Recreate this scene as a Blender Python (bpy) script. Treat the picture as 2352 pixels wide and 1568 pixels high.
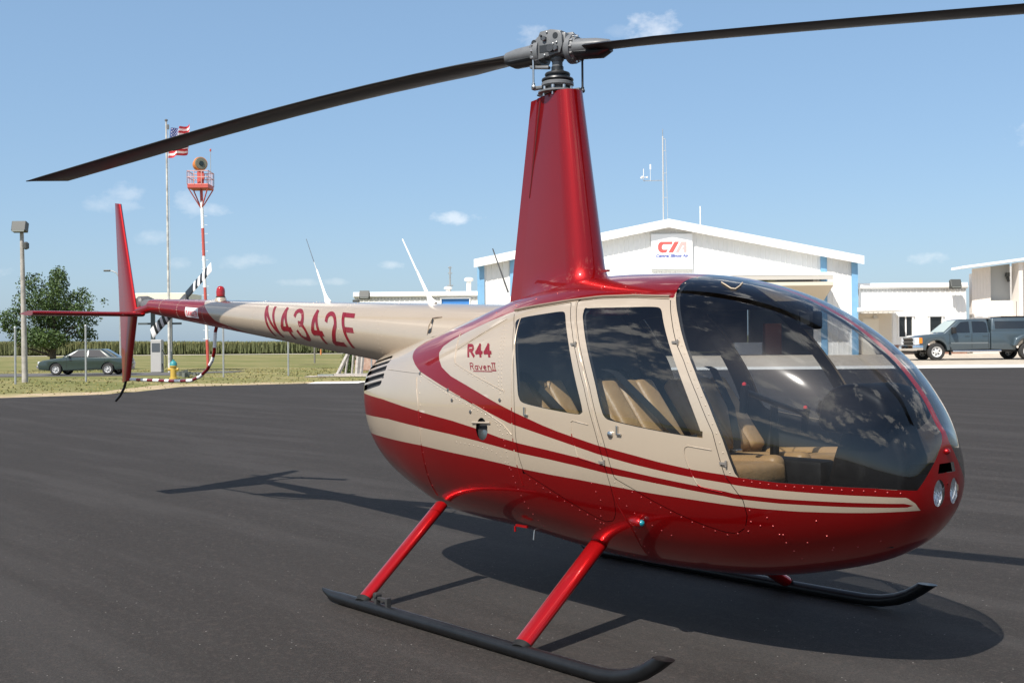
import bpy, math, random
import numpy as np
from mathutils import Vector, Matrix

# ---------------------------------------------------------------- scene, camera, sky, sun
for o in list(bpy.data.objects):
    bpy.data.objects.remove(o)
SC = bpy.context.scene
COL = SC.collection
CX, CY, CZ, YAW, PITCH, ROLL, FL = 4.756527, -4.535021, 1.445799, 2.422341, 0.005014, -0.008607, 2597.093
IW, IH = 2352.0, 1568.0                       # the pixel grid the positions below were read in
_f = np.array([math.cos(PITCH)*math.cos(YAW), math.cos(PITCH)*math.sin(YAW), math.sin(PITCH)])
_r0 = np.array([math.sin(YAW), -math.cos(YAW), 0.0]); _u0 = np.cross(_r0, _f)
_r = _r0*math.cos(ROLL)+_u0*math.sin(ROLL); _u = -_r0*math.sin(ROLL)+_u0*math.cos(ROLL)
CAMP = np.array([CX, CY, CZ])
FH = np.array([math.cos(YAW), math.sin(YAW), 0.0]); RH = _r0
cam = bpy.data.cameras.new('camera'); camo = bpy.data.objects.new('camera', cam); COL.objects.link(camo)
camo.matrix_world = Matrix(((_r[0], _u[0], -_f[0], CX), (_r[1], _u[1], -_f[1], CY), (_r[2], _u[2], -_f[2], CZ), (0, 0, 0, 1)))
cam.sensor_width = 36.0; cam.lens = 36.0*FL/IW; cam.clip_start = 0.05; cam.clip_end = 8000.0
SC.camera = camo

SUNV = Vector((0.20, -0.81, 1.0)).normalized()            # towards the sun
SUN_EL = math.asin(SUNV.z); SUN_ROT = math.atan2(SUNV.x, SUNV.y)
sun = bpy.data.lights.new('sun', 'SUN'); suno = bpy.data.objects.new('sun', sun); COL.objects.link(suno)
sun.energy = 5.0; sun.angle = math.radians(0.53); sun.color = (1.0, 0.955, 0.88)
suno.rotation_euler = SUNV.to_track_quat('Z', 'Y').to_euler(); suno.location = (0, 0, 40)

SC.view_settings.view_transform = 'Standard'; SC.view_settings.look = 'None'
SC.view_settings.gamma = 1.0; SC.view_settings.use_curve_mapping = False
SC.view_settings.exposure = 0.45

def pixel_dir(px, py):
    return _f + ((px-IW/2)/FL)*_r - ((py-IH/2)/FL)*_u

class NT:
    """small node-tree helper"""
    def __init__(s, tree): s.t = tree; s.n = tree.nodes; s.l = tree.links
    def node(s, typ, **kw):
        n = s.n.new(typ)
        for k, v in kw.items(): setattr(n, k, v)
        return n
    def link(s, a, b): s.l.new(a, b)
    def math(s, op, a, b=None, c=None, clamp=False):
        n = s.node('ShaderNodeMath', operation=op, use_clamp=clamp)
        for i, v in enumerate((a, b, c)):
            if v is None: continue
            if isinstance(v, (int, float)): n.inputs[i].default_value = v
            else: s.link(v, n.inputs[i])
        return n.outputs[0]
    def dot(s, a, vec):
        n = s.node('ShaderNodeVectorMath', operation='DOT_PRODUCT'); s.link(a, n.inputs[0]); n.inputs[1].default_value = vec
        return n.outputs['Value']
    def mix(s, fac, a, b):
        n = s.node('ShaderNodeMix', data_type='RGBA')
        for sock, v in ((n.inputs['Factor'], fac), (n.inputs['A'], a), (n.inputs['B'], b)):
            if isinstance(v, (int, float)): sock.default_value = v
            elif isinstance(v, (tuple, list)): sock.default_value = tuple(v)+((1.0,) if len(v) == 3 else ())
            else: s.link(v, sock)
        return n.outputs['Result']
    def noise(s, vec, scale, detail=4.0, rough=0.55):
        n = s.node('ShaderNodeTexNoise'); n.inputs['Scale'].default_value = scale
        n.inputs['Detail'].default_value = detail; n.inputs['Roughness'].default_value = rough
        if vec is not None: s.link(vec, n.inputs['Vector'])
        return n.outputs['Fac']
    def ramp(s, fac, lo, hi):
        n = s.node('ShaderNodeMapRange', clamp=True, interpolation_type='SMOOTHSTEP'); s.link(fac, n.inputs['Value'])
        n.inputs['From Min'].default_value = lo; n.inputs['From Max'].default_value = hi
        return n.outputs['Result']

W = bpy.data.worlds.new('World'); SC.world = W; W.use_nodes = True
w = NT(W.node_tree); w.n.clear()
tc = w.node('ShaderNodeTexCoord').outputs['Generated']
sky = w.node('ShaderNodeTexSky', sky_type='NISHITA', sun_disc=False)
sky.sun_elevation = SUN_EL; sky.sun_rotation = SUN_ROT; sky.altitude = 200.0
sky.air_density = 1.0; sky.dust_density = 1.3; sky.ozone_density = 2.0
nzs = w.node('ShaderNodeVectorMath', operation='MULTIPLY'); w.link(tc, nzs.inputs[0]); nzs.inputs[1].default_value = (1, 1, 1.7)
nz1 = w.noise(nzs.outputs[0], 46.0, 6.0, 0.62)
nz2 = w.noise(nzs.outputs[0], 5.2, 7.0, 0.6); nz3 = w.noise(nzs.outputs[0], 11.0, 7.0, 0.66)
sep = w.node('ShaderNodeSeparateXYZ'); w.link(tc, sep.inputs[0])
# scattered fair-weather cumulus over the whole upper sky
up = w.ramp(sep.outputs['Z'], 0.31, 0.42)
high = w.math('MULTIPLY', w.ramp(nz2, 0.545, 0.635), up)
# the larger ones the glass of the cabin mirrors: azimuth, elevation, half width, half height in degrees
for (az, el, hw, hh) in [(-60, 40, 15, 8), (-42, 33, 9, 5), (-133, 30, 8, 6), (-150, 30, 7, 5), (-118, 21, 9, 4), (-80, 12, 26, 2.6), (-25, 24, 10, 4), (160, 24, 9, 3.5), (60, 30, 12, 5)]:
    az, el = math.radians(az), math.radians(el); d = np.array([math.cos(el)*math.cos(az), math.cos(el)*math.sin(az), math.sin(el)])
    t = np.cross(d, (0, 0, 1)); t /= np.linalg.norm(t); b = np.cross(t, d)
    du = w.dot(tc, tuple(t/math.radians(hw))); dv = w.dot(tc, tuple(b/math.radians(hh))); ds = w.dot(tc, tuple(d))
    r2 = w.math('ADD', w.math('MULTIPLY', du, du), w.math('MULTIPLY', dv, dv))
    m = w.math('ADD', w.math('SUBTRACT', 0.8, r2), w.math('MULTIPLY', w.math('SUBTRACT', nz3, 0.5), 6.0), clamp=True)
    high = w.math('MAXIMUM', high, w.math('MULTIPLY', m, w.math('GREATER_THAN', ds, 0.5)))
mask = w.math('MULTIPLY', high, 0.0)
# single small clouds low in the sky: pixel, half width, half height, strength
for (px, py, hw, hh, st) in [(1500, 62, 62, 34, .62), (1216, 82, 36, 26, .42), (1030, 500, 62, 17, .62), (898, 609, 32, 10, .42),
                             (560, 600, 62, 18, .30), (437, 470, 36, 26, .34), (492, 486, 36, 14, .34), (2128, 594, 36, 14, .42),
                             (285, 440, 40, 20, .30), (405, 606, 26, 16, .26), (345, 545, 40, 16, .26), (690, 648, 42, 8, .24),
                             (770, 647, 30, 8, .24), (250, 470, 60, 20, .25), (1425, 70, 30, 14, .16), (2440, 300, 90, 30, .4),
                             (-160, 380, 110, 36, .4), (-90, 620, 80, 18, .3)]:
    d = pixel_dir(px, py); d = d/np.linalg.norm(d)
    t = np.cross(d, (0, 0, 1)); t /= np.linalg.norm(t); b = np.cross(t, d)
    du = w.dot(tc, tuple(t*(FL/(hw*1.25)))); dv = w.dot(tc, tuple(b*(FL/(hh*1.25)))); ds = w.dot(tc, tuple(d))
    r2 = w.math('ADD', w.math('MULTIPLY', du, du), w.math('MULTIPLY', dv, dv))
    m = w.math('ADD', w.math('SUBTRACT', 0.75, r2), w.math('MULTIPLY', w.math('SUBTRACT', nz1, 0.5), 3.2), clamp=True)
    m = w.math('MULTIPLY', w.math('MULTIPLY', m, st*.62), w.math('GREATER_THAN', ds, 0.5))
    mask = w.math('MAXIMUM', mask, m)
hz_ = w.math('MULTIPLY', w.math('SUBTRACT', 1.0, w.ramp(sep.outputs['Z'], .22, .75)), .45)
skyc = w.mix(mask, w.mix(hz_, sky.outputs['Color'], (2.4, 4.1, 6.3)), (9.6, 9.4, 9.2))      # summer haze evens the blue out
skyc = w.mix(w.math('MULTIPLY', high, .92), skyc, (13.5, 13.3, 13.0))      # sunlit cloud tops
bg = w.node('ShaderNodeBackground'); bg.inputs['Strength'].default_value = 0.10
w.link(skyc, bg.inputs['Color'])
wo = w.node('ShaderNodeOutputWorld'); w.link(bg.outputs[0], wo.inputs['Surface'])

# ---------------------------------------------------------------- materials
MATS = {}
def mat(name, col, rough=0.6, metal=0.0, coat=0.0, coat_rough=0.03, var=0.0, vscale=8.0, bump=0.0, bscale=60.0, spec=0.5, col2=None, cscale=None, emit=None):
    if name in MATS: return MATS[name]
    m = bpy.data.materials.new(name); m.use_nodes = True
    t = NT(m.node_tree); b = t.n['Principled BSDF']
    b.inputs['Roughness'].default_value = rough; b.inputs['Metallic'].default_value = metal
    b.inputs['Coat Weight'].default_value = coat; b.inputs['Coat Roughness'].default_value = coat_rough
    b.inputs['Specular IOR Level'].default_value = spec
    b.inputs['Base Color'].default_value = tuple(col)+(1,)
    if var > 0 or col2 is not None:
        o = t.node('ShaderNodeTexCoord').outputs['Object']
        nz = t.noise(o, vscale, 5.0, 0.6)
        c2 = col2 if col2 is not None else tuple(c*(1-var) for c in col)
        t.link(t.mix(t.ramp(nz, 0.35, 0.68), tuple(col), tuple(c2)), b.inputs['Base Color'])
    if bump > 0:
        o = t.node('ShaderNodeTexCoord').outputs['Object']
        bn = t.node('ShaderNodeBump'); bn.inputs['Strength'].default_value = bump; bn.inputs['Distance'].default_value = 0.01
        t.link(t.noise(o, bscale, 3.0, 0.6), bn.inputs['Height']); t.link(bn.outputs[0], b.inputs['Normal'])
    MATS[name] = m
    return m

def glass_mat(name, tint, rough=0.0, ior=1.5, dirt=0.0, haze=0.0):
    """thin sheet of clear plastic: Fresnel reflection over a lightly tinted see-through sheet"""
    m = bpy.data.materials.new(name); m.use_nodes = True
    t = NT(m.node_tree); t.n.clear()
    tr = t.node('ShaderNodeBsdfTransparent'); tr.inputs['Color'].default_value = tuple(tint)+(1,)
    gl = t.node('ShaderNodeBsdfGlossy'); gl.inputs['Roughness'].default_value = rough
    g2 = t.node('ShaderNodeBsdfGlossy'); g2.inputs['Roughness'].default_value = .11       # fine scratches
    gm = t.node('ShaderNodeMixShader'); gm.inputs[0].default_value = haze; t.link(gl.outputs[0], gm.inputs[1]); t.link(g2.outputs[0], gm.inputs[2])
    ge = t.node('ShaderNodeNewGeometry'); dn = t.node('ShaderNodeVectorMath', operation='DOT_PRODUCT'); t.link(ge.outputs['Incoming'], dn.inputs[0]); t.link(ge.outputs['Normal'], dn.inputs[1])
    k0 = ((ior-1)/(ior+1))**2; fr = t.math('ADD', t.math('MULTIPLY', t.math('POWER', t.math('SUBTRACT', 1.0, t.math('ABSOLUTE', dn.outputs['Value']), clamp=True), 5.0), 1-k0), k0)   # reflection of one face
    f = t.math('DIVIDE', t.math('MULTIPLY', fr, 2.0), t.math('ADD', fr, 1.0), clamp=True)   # both faces of the sheet
    mx = t.node('ShaderNodeMixShader'); t.link(f, mx.inputs[0]); t.link(tr.outputs[0], mx.inputs[1]); t.link(gm.outputs[0], mx.inputs[2])
    out = mx.outputs[0]
    if dirt > 0:
        df = t.node('ShaderNodeBsdfDiffuse'); df.inputs['Color'].default_value = (.6, .6, .58, 1)
        o = t.node('ShaderNodeTexCoord').outputs['Object']
        k = t.math('MULTIPLY', t.ramp(t.noise(o, 7.0, 6.0, .7), .45, .8), dirt)
        m2 = t.node('ShaderNodeMixShader'); t.link(k, m2.inputs[0]); t.link(out, m2.inputs[1]); t.link(df.outputs[0], m2.inputs[2]); out = m2.outputs[0]
    oo = t.node('ShaderNodeOutputMaterial'); t.link(out, oo.inputs['Surface'])
    MATS[name] = m
    return m

# ---------------------------------------------------------------- object helpers
def new_obj(name, me, parent=None):
    o = bpy.data.objects.new(name, me); COL.objects.link(o)
    if parent is not None: o.parent = parent
    return o
def thing(name, label, cat, loc=(0, 0, 0), rotz=0.0, group=None):
    o = bpy.data.objects.new(name, None); COL.objects.link(o); o.empty_display_size = 0.2
    o.location = loc; o.rotation_euler = (0, 0, rotz); o['label'] = label; o['category'] = cat
    if group: o['group'] = group
    return o
def tag(o, label, cat, group=None):
    o['label'] = label; o['category'] = cat
    if group: o['group'] = group
    return o
def structure(o): o['kind'] = 'structure'; return o

class MB:
    """mesh builder: collects shapes and links them as ONE mesh object"""
    def __init__(s): s.v = []; s.f = []; s.m = []
    def add(s, verts, faces, mi=0):
        b = len(s.v); s.v.extend([tuple(map(float, p)) for p in verts]); s.f.extend([tuple(b+i for i in f) for f in faces]); s.m.extend([mi]*len(faces)); return s
    def box(s, c, size, mi=0, rot=None):
        hx, hy, hz = (d/2 for d in size)
        vs = [Vector((sx*hx, sy*hy, sz*hz)) for sx in (-1, 1) for sy in (-1, 1) for sz in (-1, 1)]
        if rot is not None: vs = [rot @ p for p in vs]
        vs = [(p.x+c[0], p.y+c[1], p.z+c[2]) for p in vs]
        return s.add(vs, [(0, 1, 3, 2), (4, 6, 7, 5), (0, 4, 5, 1), (2, 3, 7, 6), (0, 2, 6, 4), (1, 5, 7, 3)], mi)
    def tube(s, path, rad, seg=12, mi=0, cap=True, squash=None):
        """tube along path; rad number or list; squash=(a,b,axis): elliptical section, the a side along axis"""
        P = [Vector(p) for p in path]; n = len(P); R = rad if isinstance(rad, (list, tuple)) else [rad]*n
        rings = []; prev = None
        for i, p in enumerate(P):
            d = (P[min(i+1, n-1)]-P[max(i-1, 0)]).normalized()
            if squash: a0 = Vector(squash[2]); x = (a0-d*a0.dot(d)).normalized()
            elif prev is None:
                a0 = Vector((0, 0, 1)) if abs(d.z) < .9 else Vector((1, 0, 0)); x = (a0-d*a0.dot(d)).normalized()
            else: x = (prev-d*prev.dot(d)).normalized()
            prev = x; y = d.cross(x)
            ka, kb = (squash[0], squash[1]) if squash else (1, 1)
            rings.append([p+x*(R[i]*ka*math.cos(2*math.pi*k/seg))+y*(R[i]*kb*math.sin(2*math.pi*k/seg)) for k in range(seg)])
        vs = [q for r in rings for q in r]; fs = []
        for i in range(n-1):
            for k in range(seg):
                a, b = i*seg+k, i*seg+(k+1) % seg; fs.append((a, b, b+seg, a+seg))
        if cap: fs.append(tuple(range(seg-1, -1, -1))); fs.append(tuple((n-1)*seg+k for k in range(seg)))
        return s.add(vs, fs, mi)
    def cyl(s, a, b, r, seg=16, mi=0, r2=None): return s.tube([a, b], [r, r if r2 is None else r2], seg, mi)
    def lathe(s, prof, c=(0, 0, 0), seg=24, mi=0, axis='z', cap=True):
        vs = []; n = len(prof)
        for r, h in prof:
            for k in range(seg):
                a = 2*math.pi*k/seg; x, y = r*math.cos(a), r*math.sin(a)
                q = {'z': (x, y, h), 'x': (h, x, y), 'y': (y, h, x)}[axis]
                vs.append((c[0]+q[0], c[1]+q[1], c[2]+q[2]))
        fs = []
        for i in range(n-1):
            for k in range(seg):
                a, b = i*seg+k, i*seg+(k+1) % seg; fs.append((a, b, b+seg, a+seg))
        if cap and prof[0][0] > 1e-6: fs.append(tuple(range(seg-1, -1, -1)))
        if cap and prof[-1][0] > 1e-6: fs.append(tuple((n-1)*seg+k for k in range(seg)))
        return s.add(vs, fs, mi)
    def prism(s, poly, a, b, plane='xz', mi=0):
        """polygon in a plane, extruded from a to b along the third axis"""
        def pt(p, t): return {'xz': (p[0], t, p[1]), 'xy': (p[0], p[1], t), 'yz': (t, p[0], p[1])}[plane]
        n = len(poly); vs = [pt(p, a) for p in poly]+[pt(p, b) for p in poly]
        fs = [tuple(range(n)), tuple(range(2*n-1, n-1, -1))]+[(i, i+n, (i+1) % n+n, (i+1) % n) for i in range(n)]
        return s.add(vs, fs, mi)
    def quad(s, a, b, c, d, mi=0): return s.add([a, b, c, d], [(0, 1, 2, 3)], mi)
    def build(s, name, mats, parent=None, smooth=None, bevel=0.0, bseg=2, recalc=True):
        me = bpy.data.meshes.new(name); me.from_pydata(s.v, [], s.f)
        mats = mats if isinstance(mats, (list, tuple)) else [mats]
        for m in mats: me.materials.append(m)
        if len(mats) > 1: me.polygons.foreach_set('material_index', s.m)
        if recalc:
            import bmesh
            bm = bmesh.new(); bm.from_mesh(me)
            if bevel > 0:
                bmesh.ops.remove_doubles(bm, verts=bm.verts, dist=1e-6)
                es = [e for e in bm.edges if len(e.link_faces) == 2 and e.calc_face_angle(0) > 0.5]
                bmesh.ops.bevel(bm, geom=es, offset=bevel, segments=bseg, profile=0.5, affect='EDGES', clamp_overlap=True)
            bmesh.ops.recalc_face_normals(bm, faces=bm.faces); bm.to_mesh(me); bm.free()
        if smooth is not None: me.shade_smooth(); me.set_sharp_from_angle(angle=math.radians(smooth))
        me.update()
        return new_obj(name, me, parent)

def copy_tree(o, parent=None):
    c = o.copy(); COL.objects.link(c)
    if parent is not None: c.parent = parent
    for ch in list(o.children): copy_tree(ch, c)
    return c

# ---- cutting a mesh along the zero line of a field
def cut(V, F, val):
    """V: list of points, F: list of convex polygons, val: field at the points; returns V, F split along field = 0"""
    V = list(V); val = np.where(np.abs(val) < 1e-7, 1e-7, val); val = list(val); E = {}; out = []
    for f in F:
        sg = [val[i] > 0 for i in f]
        if all(sg) or not any(sg): out.append(f); continue
        a, b = [], []; n = len(f)
        for k in range(n):
            i, j = f[k], f[(k+1) % n]
            (a if val[i] > 0 else b).append(i)
            if (val[i] > 0) != (val[j] > 0):
                key = (min(i, j), max(i, j))
                if key not in E:
                    t = val[i]/(val[i]-val[j]); E[key] = len(V)
                    V.append(V[i]+(V[j]-V[i])*t); val.append(0.0)
                a.append(E[key]); b.append(E[key])
        if len(a) > 2: out.append(tuple(a))
        if len(b) > 2: out.append(tuple(b))
    return V, out
def sdf(poly, X, Z):
    """signed distance to a polygon, positive inside"""
    P = np.array(poly, float); n = len(P); d2 = np.full(X.shape, 1e9); ins = np.zeros(X.shape, bool)
    for i in range(n):
        a, b = P[i], P[(i+1) % n]; e = b-a; L = e@e+1e-12
        t = np.clip(((X-a[0])*e[0]+(Z-a[1])*e[1])/L, 0, 1)
        d2 = np.minimum(d2, (X-a[0]-t*e[0])**2+(Z-a[1]-t*e[1])**2)
        c = ((a[1] > Z) != (b[1] > Z))
        with np.errstate(divide='ignore', invalid='ignore'):
            xi = a[0]+(Z-a[1])*(e[0])/(e[1] if abs(e[1]) > 1e-12 else 1e-12)
        ins ^= c & (X < xi)
    return np.where(ins, 1, -1)*np.sqrt(d2)
def chaikin(poly, it=2, closed=True):
    P = [np.array(p, float) for p in poly]
    for _ in range(it):
        Q = []; n = len(P)
        rng = range(n) if closed else range(n-1)
        if not closed: Q.append(P[0])
        for i in rng:
            a, b = P[i], P[(i+1) % n]; Q += [a*.75+b*.25, a*.25+b*.75]
        if not closed: Q.append(P[-1])
        P = Q
    return [tuple(p) for p in P]
# ---------------------------------------------------------------- ground
def sstep(a, b, x): t = np.clip((x-a)/(b-a), 0, 1); return t*t*(3-2*t)
def gz(L, D):
    """the apron falls away from the buildings for drainage; the fields rise gently"""
    L = np.asarray(L, float); D = np.asarray(D, float)
    hr = 0.0142*np.clip(D-8, 0, 60); hl = 0.0035*np.clip(D-20, 0, 200)
    s = sstep(-6, 4, L); return hl*(1-s)+hr*s
def LD(L, D, z=None):
    p = CAMP*np.array([1, 1, 0])+FH*D+RH*L
    return (p[0], p[1], float(gz(L, D)) if z is None else z)
def at(px, py, D):
    """point on the ray through a pixel at depth D"""
    d = pixel_dir(px, py); return CAMP+d*(D/(d@FH))
def to_LDz(p): q = np.array(p)-CAMP*np.array([1, 1, 0]); return float(q@RH), float(q@FH), float(q[2])
def LZ(px, py, D): l, d, z = to_LDz(at(px, py, D)); return l, z

DL = [-300, -120, -50, -24, -12, -6]+list(range(0, 62, 2))+list(range(64, 104, 4))+[112, 126, 145, 170, 195, 220, 260, 330, 450, 700, 1200, 2400, 4500]
LL = [-3500, -1800, -900, -500, -320, -220, -150, -110, -80, -64, -50]+list(range(-42, 44, 2))+[50, 60, 75, 95, 130, 180, 260, 420, 800, 1700, 3500]
def sheet(name, material, off, poly=None, drop=None):
    nl, nd = len(LL), len(DL); V = []; F = []
    LLg, DDg = np.meshgrid(LL, DL); Zg = gz(LLg, DDg)
    pts = np.stack([LLg.ravel(), DDg.ravel(), Zg.ravel()], -1)
    V = [p for p in pts]
    for i in range(nd-1):
        for j in range(nl-1):
            a = i*nl+j; F.append((a, a+1, a+nl+1, a+nl))
    if poly is not None:
        A = np.array(V); V, F = cut(V, F, sdf(poly, A[:, 0], A[:, 1])); A = np.array(V)
        cen = np.array([A[list(f)].mean(0) for f in F]); k = sdf(poly, cen[:, 0], cen[:, 1]) > 0
        F = [f for f, kk in zip(F, k) if kk]
    A = np.array(V); used = sorted({i for f in F for i in f}); mp = {u: n for n, u in enumerate(used)}
    W3 = [(CX+FH[0]*A[u, 1]+RH[0]*A[u, 0], CY+FH[1]*A[u, 1]+RH[1]*A[u, 0], A[u, 2]+off) for u in used]
    me = bpy.data.meshes.new(name); me.from_pydata(W3, [], [tuple(mp[i] for i in f) for f in F]); me.materials.append(material); me.shade_smooth()
    if W3:
        me.update()
        if me.polygons[0].normal.z < 0: me.flip_normals()
    return structure(new_obj(name, me))

def asphalt():
    m = bpy.data.materials.new('asphalt'); m.use_nodes = True; t = NT(m.node_tree); b = t.n['Principled BSDF']
    o = t.node('ShaderNodeTexCoord').outputs['Object']
    mp = t.node('ShaderNodeMapping'); t.link(o, mp.inputs[0]); mp.inputs['Rotation'].default_value = (0, 0, -math.atan2(RH[1], RH[0])+0.12); mp.inputs['Scale'].default_value = (0.10, 1.0, 1.0)
    streak = t.noise(mp.outputs[0], 1.5, 5.0, .62)
    big = t.noise(o, .11, 4.0, .6); mid = t.noise(o, 2.1, 6.0, .65); fine = t.noise(o, 190.0, 2.0, .6); f2 = t.noise(o, 55.0, 3.0, .6)
    c = t.mix(t.ramp(fine, .25, .75), (.0095, .0083, .0076), (.046, .0390, .0345))
    c = t.mix(t.math('MULTIPLY', t.ramp(streak, .44, .64), .46), c, (.058, .0525, .0495))
    c = t.mix(t.math('MULTIPLY', t.ramp(big, .45, .7), .25), c, (.026, .0225, .0205))
    c = t.mix(t.math('MULTIPLY', t.ramp(mid, .5, .75), .22), c, (.023, .0200, .0185))
    c = t.mix(t.math('MULTIPLY', t.ramp(f2, .5, .72), .42), c, (.080, .069, .060))
    c = t.mix(t.math('MULTIPLY', t.ramp(t.noise(o, 95.0, 2.0, .5), .48, .66), .5), c, (.014, .0125, .0115))
    c = t.mix(t.math('MULTIPLY', t.ramp(t.noise(o, 17.0, 4.0, .7), .50, .68), .42), c, (.062, .050, .044))
    c = t.mix(t.math('MULTIPLY', t.ramp(t.noise(o, 23.0, 4.0, .7), .50, .68), .42), c, (.030, .031, .028))
    vo = t.node('ShaderNodeTexVoronoi'); vo.inputs['Scale'].default_value = 19.0; t.link(o, vo.inputs['Vector'])
    sp = t.math('MULTIPLY', t.math('LESS_THAN', vo.outputs['Distance'], .075), t.math('GREATER_THAN', t.noise(o, 3.3, 3, .6), .53))
    c = t.mix(t.math('MULTIPLY', sp, .7), c, (.30, .28, .26))
    t.link(c, b.inputs['Base Color']); b.inputs['Roughness'].default_value = .82; b.inputs['Specular IOR Level'].default_value = .22
    bn = t.node('ShaderNodeBump'); bn.inputs['Strength'].default_value = .55; bn.inputs['Distance'].default_value = .006
    t.link(fine, bn.inputs['Height']); t.link(bn.outputs[0], b.inputs['Normal'])
    return m
def grass_mat():
    m = bpy.data.materials.new('grass'); m.use_nodes = True; t = NT(m.node_tree); b = t.n['Principled BSDF']
    o = t.node('ShaderNodeTexCoord').outputs['Object']
    mp = t.node('ShaderNodeMapping'); t.link(o, mp.inputs[0]); mp.inputs['Rotation'].default_value = (0, 0, -math.atan2(RH[1], RH[0])); mp.inputs['Scale'].default_value = (.25, 1.0, 1.0)
    c = t.mix(t.ramp(t.noise(mp.outputs[0], .23, 5, .65), .40, .64), (.135, .142, .045), (.26, .22, .10))
    c = t.mix(t.math('MULTIPLY', t.ramp(t.noise(o, 1.7, 6, .7), .4, .7), .6), c, (.155, .15, .05))
    c = t.mix(t.math('MULTIPLY', t.ramp(t.noise(o, 14.0, 4, .7), .4, .7), .35), c, (.085, .095, .03))
    t.link(c, b.inputs['Base Color']); b.inputs['Roughness'].default_value = .9; b.inputs['Specular IOR Level'].default_value = .15
    return m
M_ASPH = asphalt(); M_GRASS = grass_mat()
M_CONC = mat('concrete', (.72, .70, .65), .85, var=.16, vscale=.9, bump=.2, bscale=30)
M_GRAV = mat('gravel', (.47, .41, .33), .9, col2=(.38, .32, .25), vscale=1.6, bump=.3, bscale=40)
M_DIRT = mat('dry_dirt', (.42, .31, .20), .95, col2=(.24, .21, .08), vscale=.9)
APRON = [(-60, -110), (90, -110), (90, 43), (11, 43), (0, 44), (-7.5, 45), (-12.3, 42.3), (-12.7, 36.0), (-16, 33.7), (-40, 30), (-60, 29)]
sheet('ground', M_GRASS, -.03)
sheet('asphalt_apron', M_ASPH, 0.0, APRON)
sheet('concrete_strip', M_CONC, .012, [(90, 43.0), (11, 43.0), (0, 44.0), (-7.5, 45.0), (-7.7, 46.6), (0, 46.6), (11, 46.4), (90, 46.4)])
sheet('gravel_yard', M_GRAV, .006, [(90, 46.4), (-4.6, 46.6), (-5.2, 52), (-3.0, 67), (90, 90)])
sheet('dry_grass_verge', M_DIRT, -.012, [(-60, 29), (-40, 30), (-16, 33.7), (-12.7, 36), (-12.3, 42.3), (-7.5, 45), (-7.7, 46.6), (-4.6, 46.6), (-4.9, 48.3), (-8, 47.6), (-13.3, 45.2), (-14, 38.6), (-17, 36.6), (-40, 33), (-60, 32)])
sheet('dirt_path', M_GRAV, -.004, [(-9.9, 54.2), (-8.2, 56.6), (-6.1, 59.5), (-5.0, 60.0), (-4.4, 56.5), (-5.2, 53.4)])
sheet('gravel_road', mat('road_gravel', (.55, .50, .42), .95, var=.15, vscale=.3), -.008, [(-400, 186), (120, 186), (120, 199), (-400, 199)])
sheet('car_park', mat('old_asphalt', (.11, .105, .10), .9, var=.3, vscale=.6), -.010, [(-70, 56), (-17.5, 59.5), (-16.8, 66.5), (-70, 64)])
# ---------------------------------------------------------------- background buildings
RZ = math.atan2(RH[1], RH[0])                     # local x = to the right of the photograph, local y = away from it
M_WALL = mat('white_steel_siding', (.80, .79, .76), .45, var=.06, vscale=.4)
M_TRIM = mat('white_trim', (.84, .83, .80), .4, var=.05, vscale=.8)
M_BLUE = mat('blue_painted_steel', (.20, .40, .60), .45, var=.08, vscale=2.0)
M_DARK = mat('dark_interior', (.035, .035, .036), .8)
M_SOFF = mat('beige_soffit', (.62, .56, .46), .7)
M_BRICK = mat('red_brown_brick', (.25, .12, .085), .85, col2=(.33, .19, .14), vscale=6.0, bump=.3, bscale=20)
M_GLASSD = mat('dark_window_glass', (.012, .014, .015), .06, spec=.7)
M_GREY = mat('galvanised_steel', (.42, .43, .43), .45, metal=.5, var=.2, vscale=5.0)
M_DKGREY = mat('dark_grey_housing', (.06, .063, .058), .5)
M_LENS = mat('floodlight_glass', (.16, .17, .15), .15, spec=.6)
M_REDROOF = mat('rust_red_roof', (.28, .055, .03), .6, var=.2, vscale=2.0)

def ribbed(mb, x0, x1, zb, ztop, y, pitch=.305, rib=.028, mi=0):
    """sheet-steel wall between x0 and x1 with raised ribs; ztop is a number or a function of x"""
    zf = ztop if callable(ztop) else (lambda x: ztop)
    n = max(1, int(round((x1-x0)/pitch))); p = (x1-x0)/n; prof = []
    for i in range(n):
        a = x0+i*p; prof += [(a, y), (a+p*.70, y), (a+p*.78, y-rib), (a+p*.92, y-rib)]
    prof.append((x1, y)); vs = []; fs = []
    for (x, yy) in prof: vs += [(x, yy, zb), (x, yy, zf(x))]
    for i in range(len(prof)-1): fs.append((2*i, 2*i+2, 2*i+3, 2*i+1))
    mb.add(vs, fs, mi)

def local(px, py, D, base):
    l, z = LZ(px, py, D); return l-base[0], z-base[2]

def floodlight(label, px, py, D, size, group=None, wall=True):
    """box floodlight on a bracket"""
    p = at(px, py, D); t = thing('floodlight', label, 'floodlight', tuple(p), RZ, group)
    s = size; rot = Matrix.Rotation(math.radians(-22), 3, 'X')
    MB().box((0, -.25*s, 0), (s, .42*s, .78*s), rot=rot).build('housing', M_DKGREY, t, bevel=.04*s)
    MB().box((0, -.47*s, -.085*s), (.84*s, .03*s, .62*s), rot=rot).build('lens', M_LENS, t)
    m = MB(); m.box((0, .12*s, -.40*s), (.16*s, .5*s, .10*s)); m.box((-.53*s, -.2*s, -.1*s), (.05*s, .12*s, .6*s)); m.box((.53*s, -.2*s, -.1*s), (.05*s, .12*s, .6*s)); m.box((0, -.2*s, -.43*s), (1.1*s, .12*s, .05*s))
    m.build('bracket', M_DKGREY, t)
    return t

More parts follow.
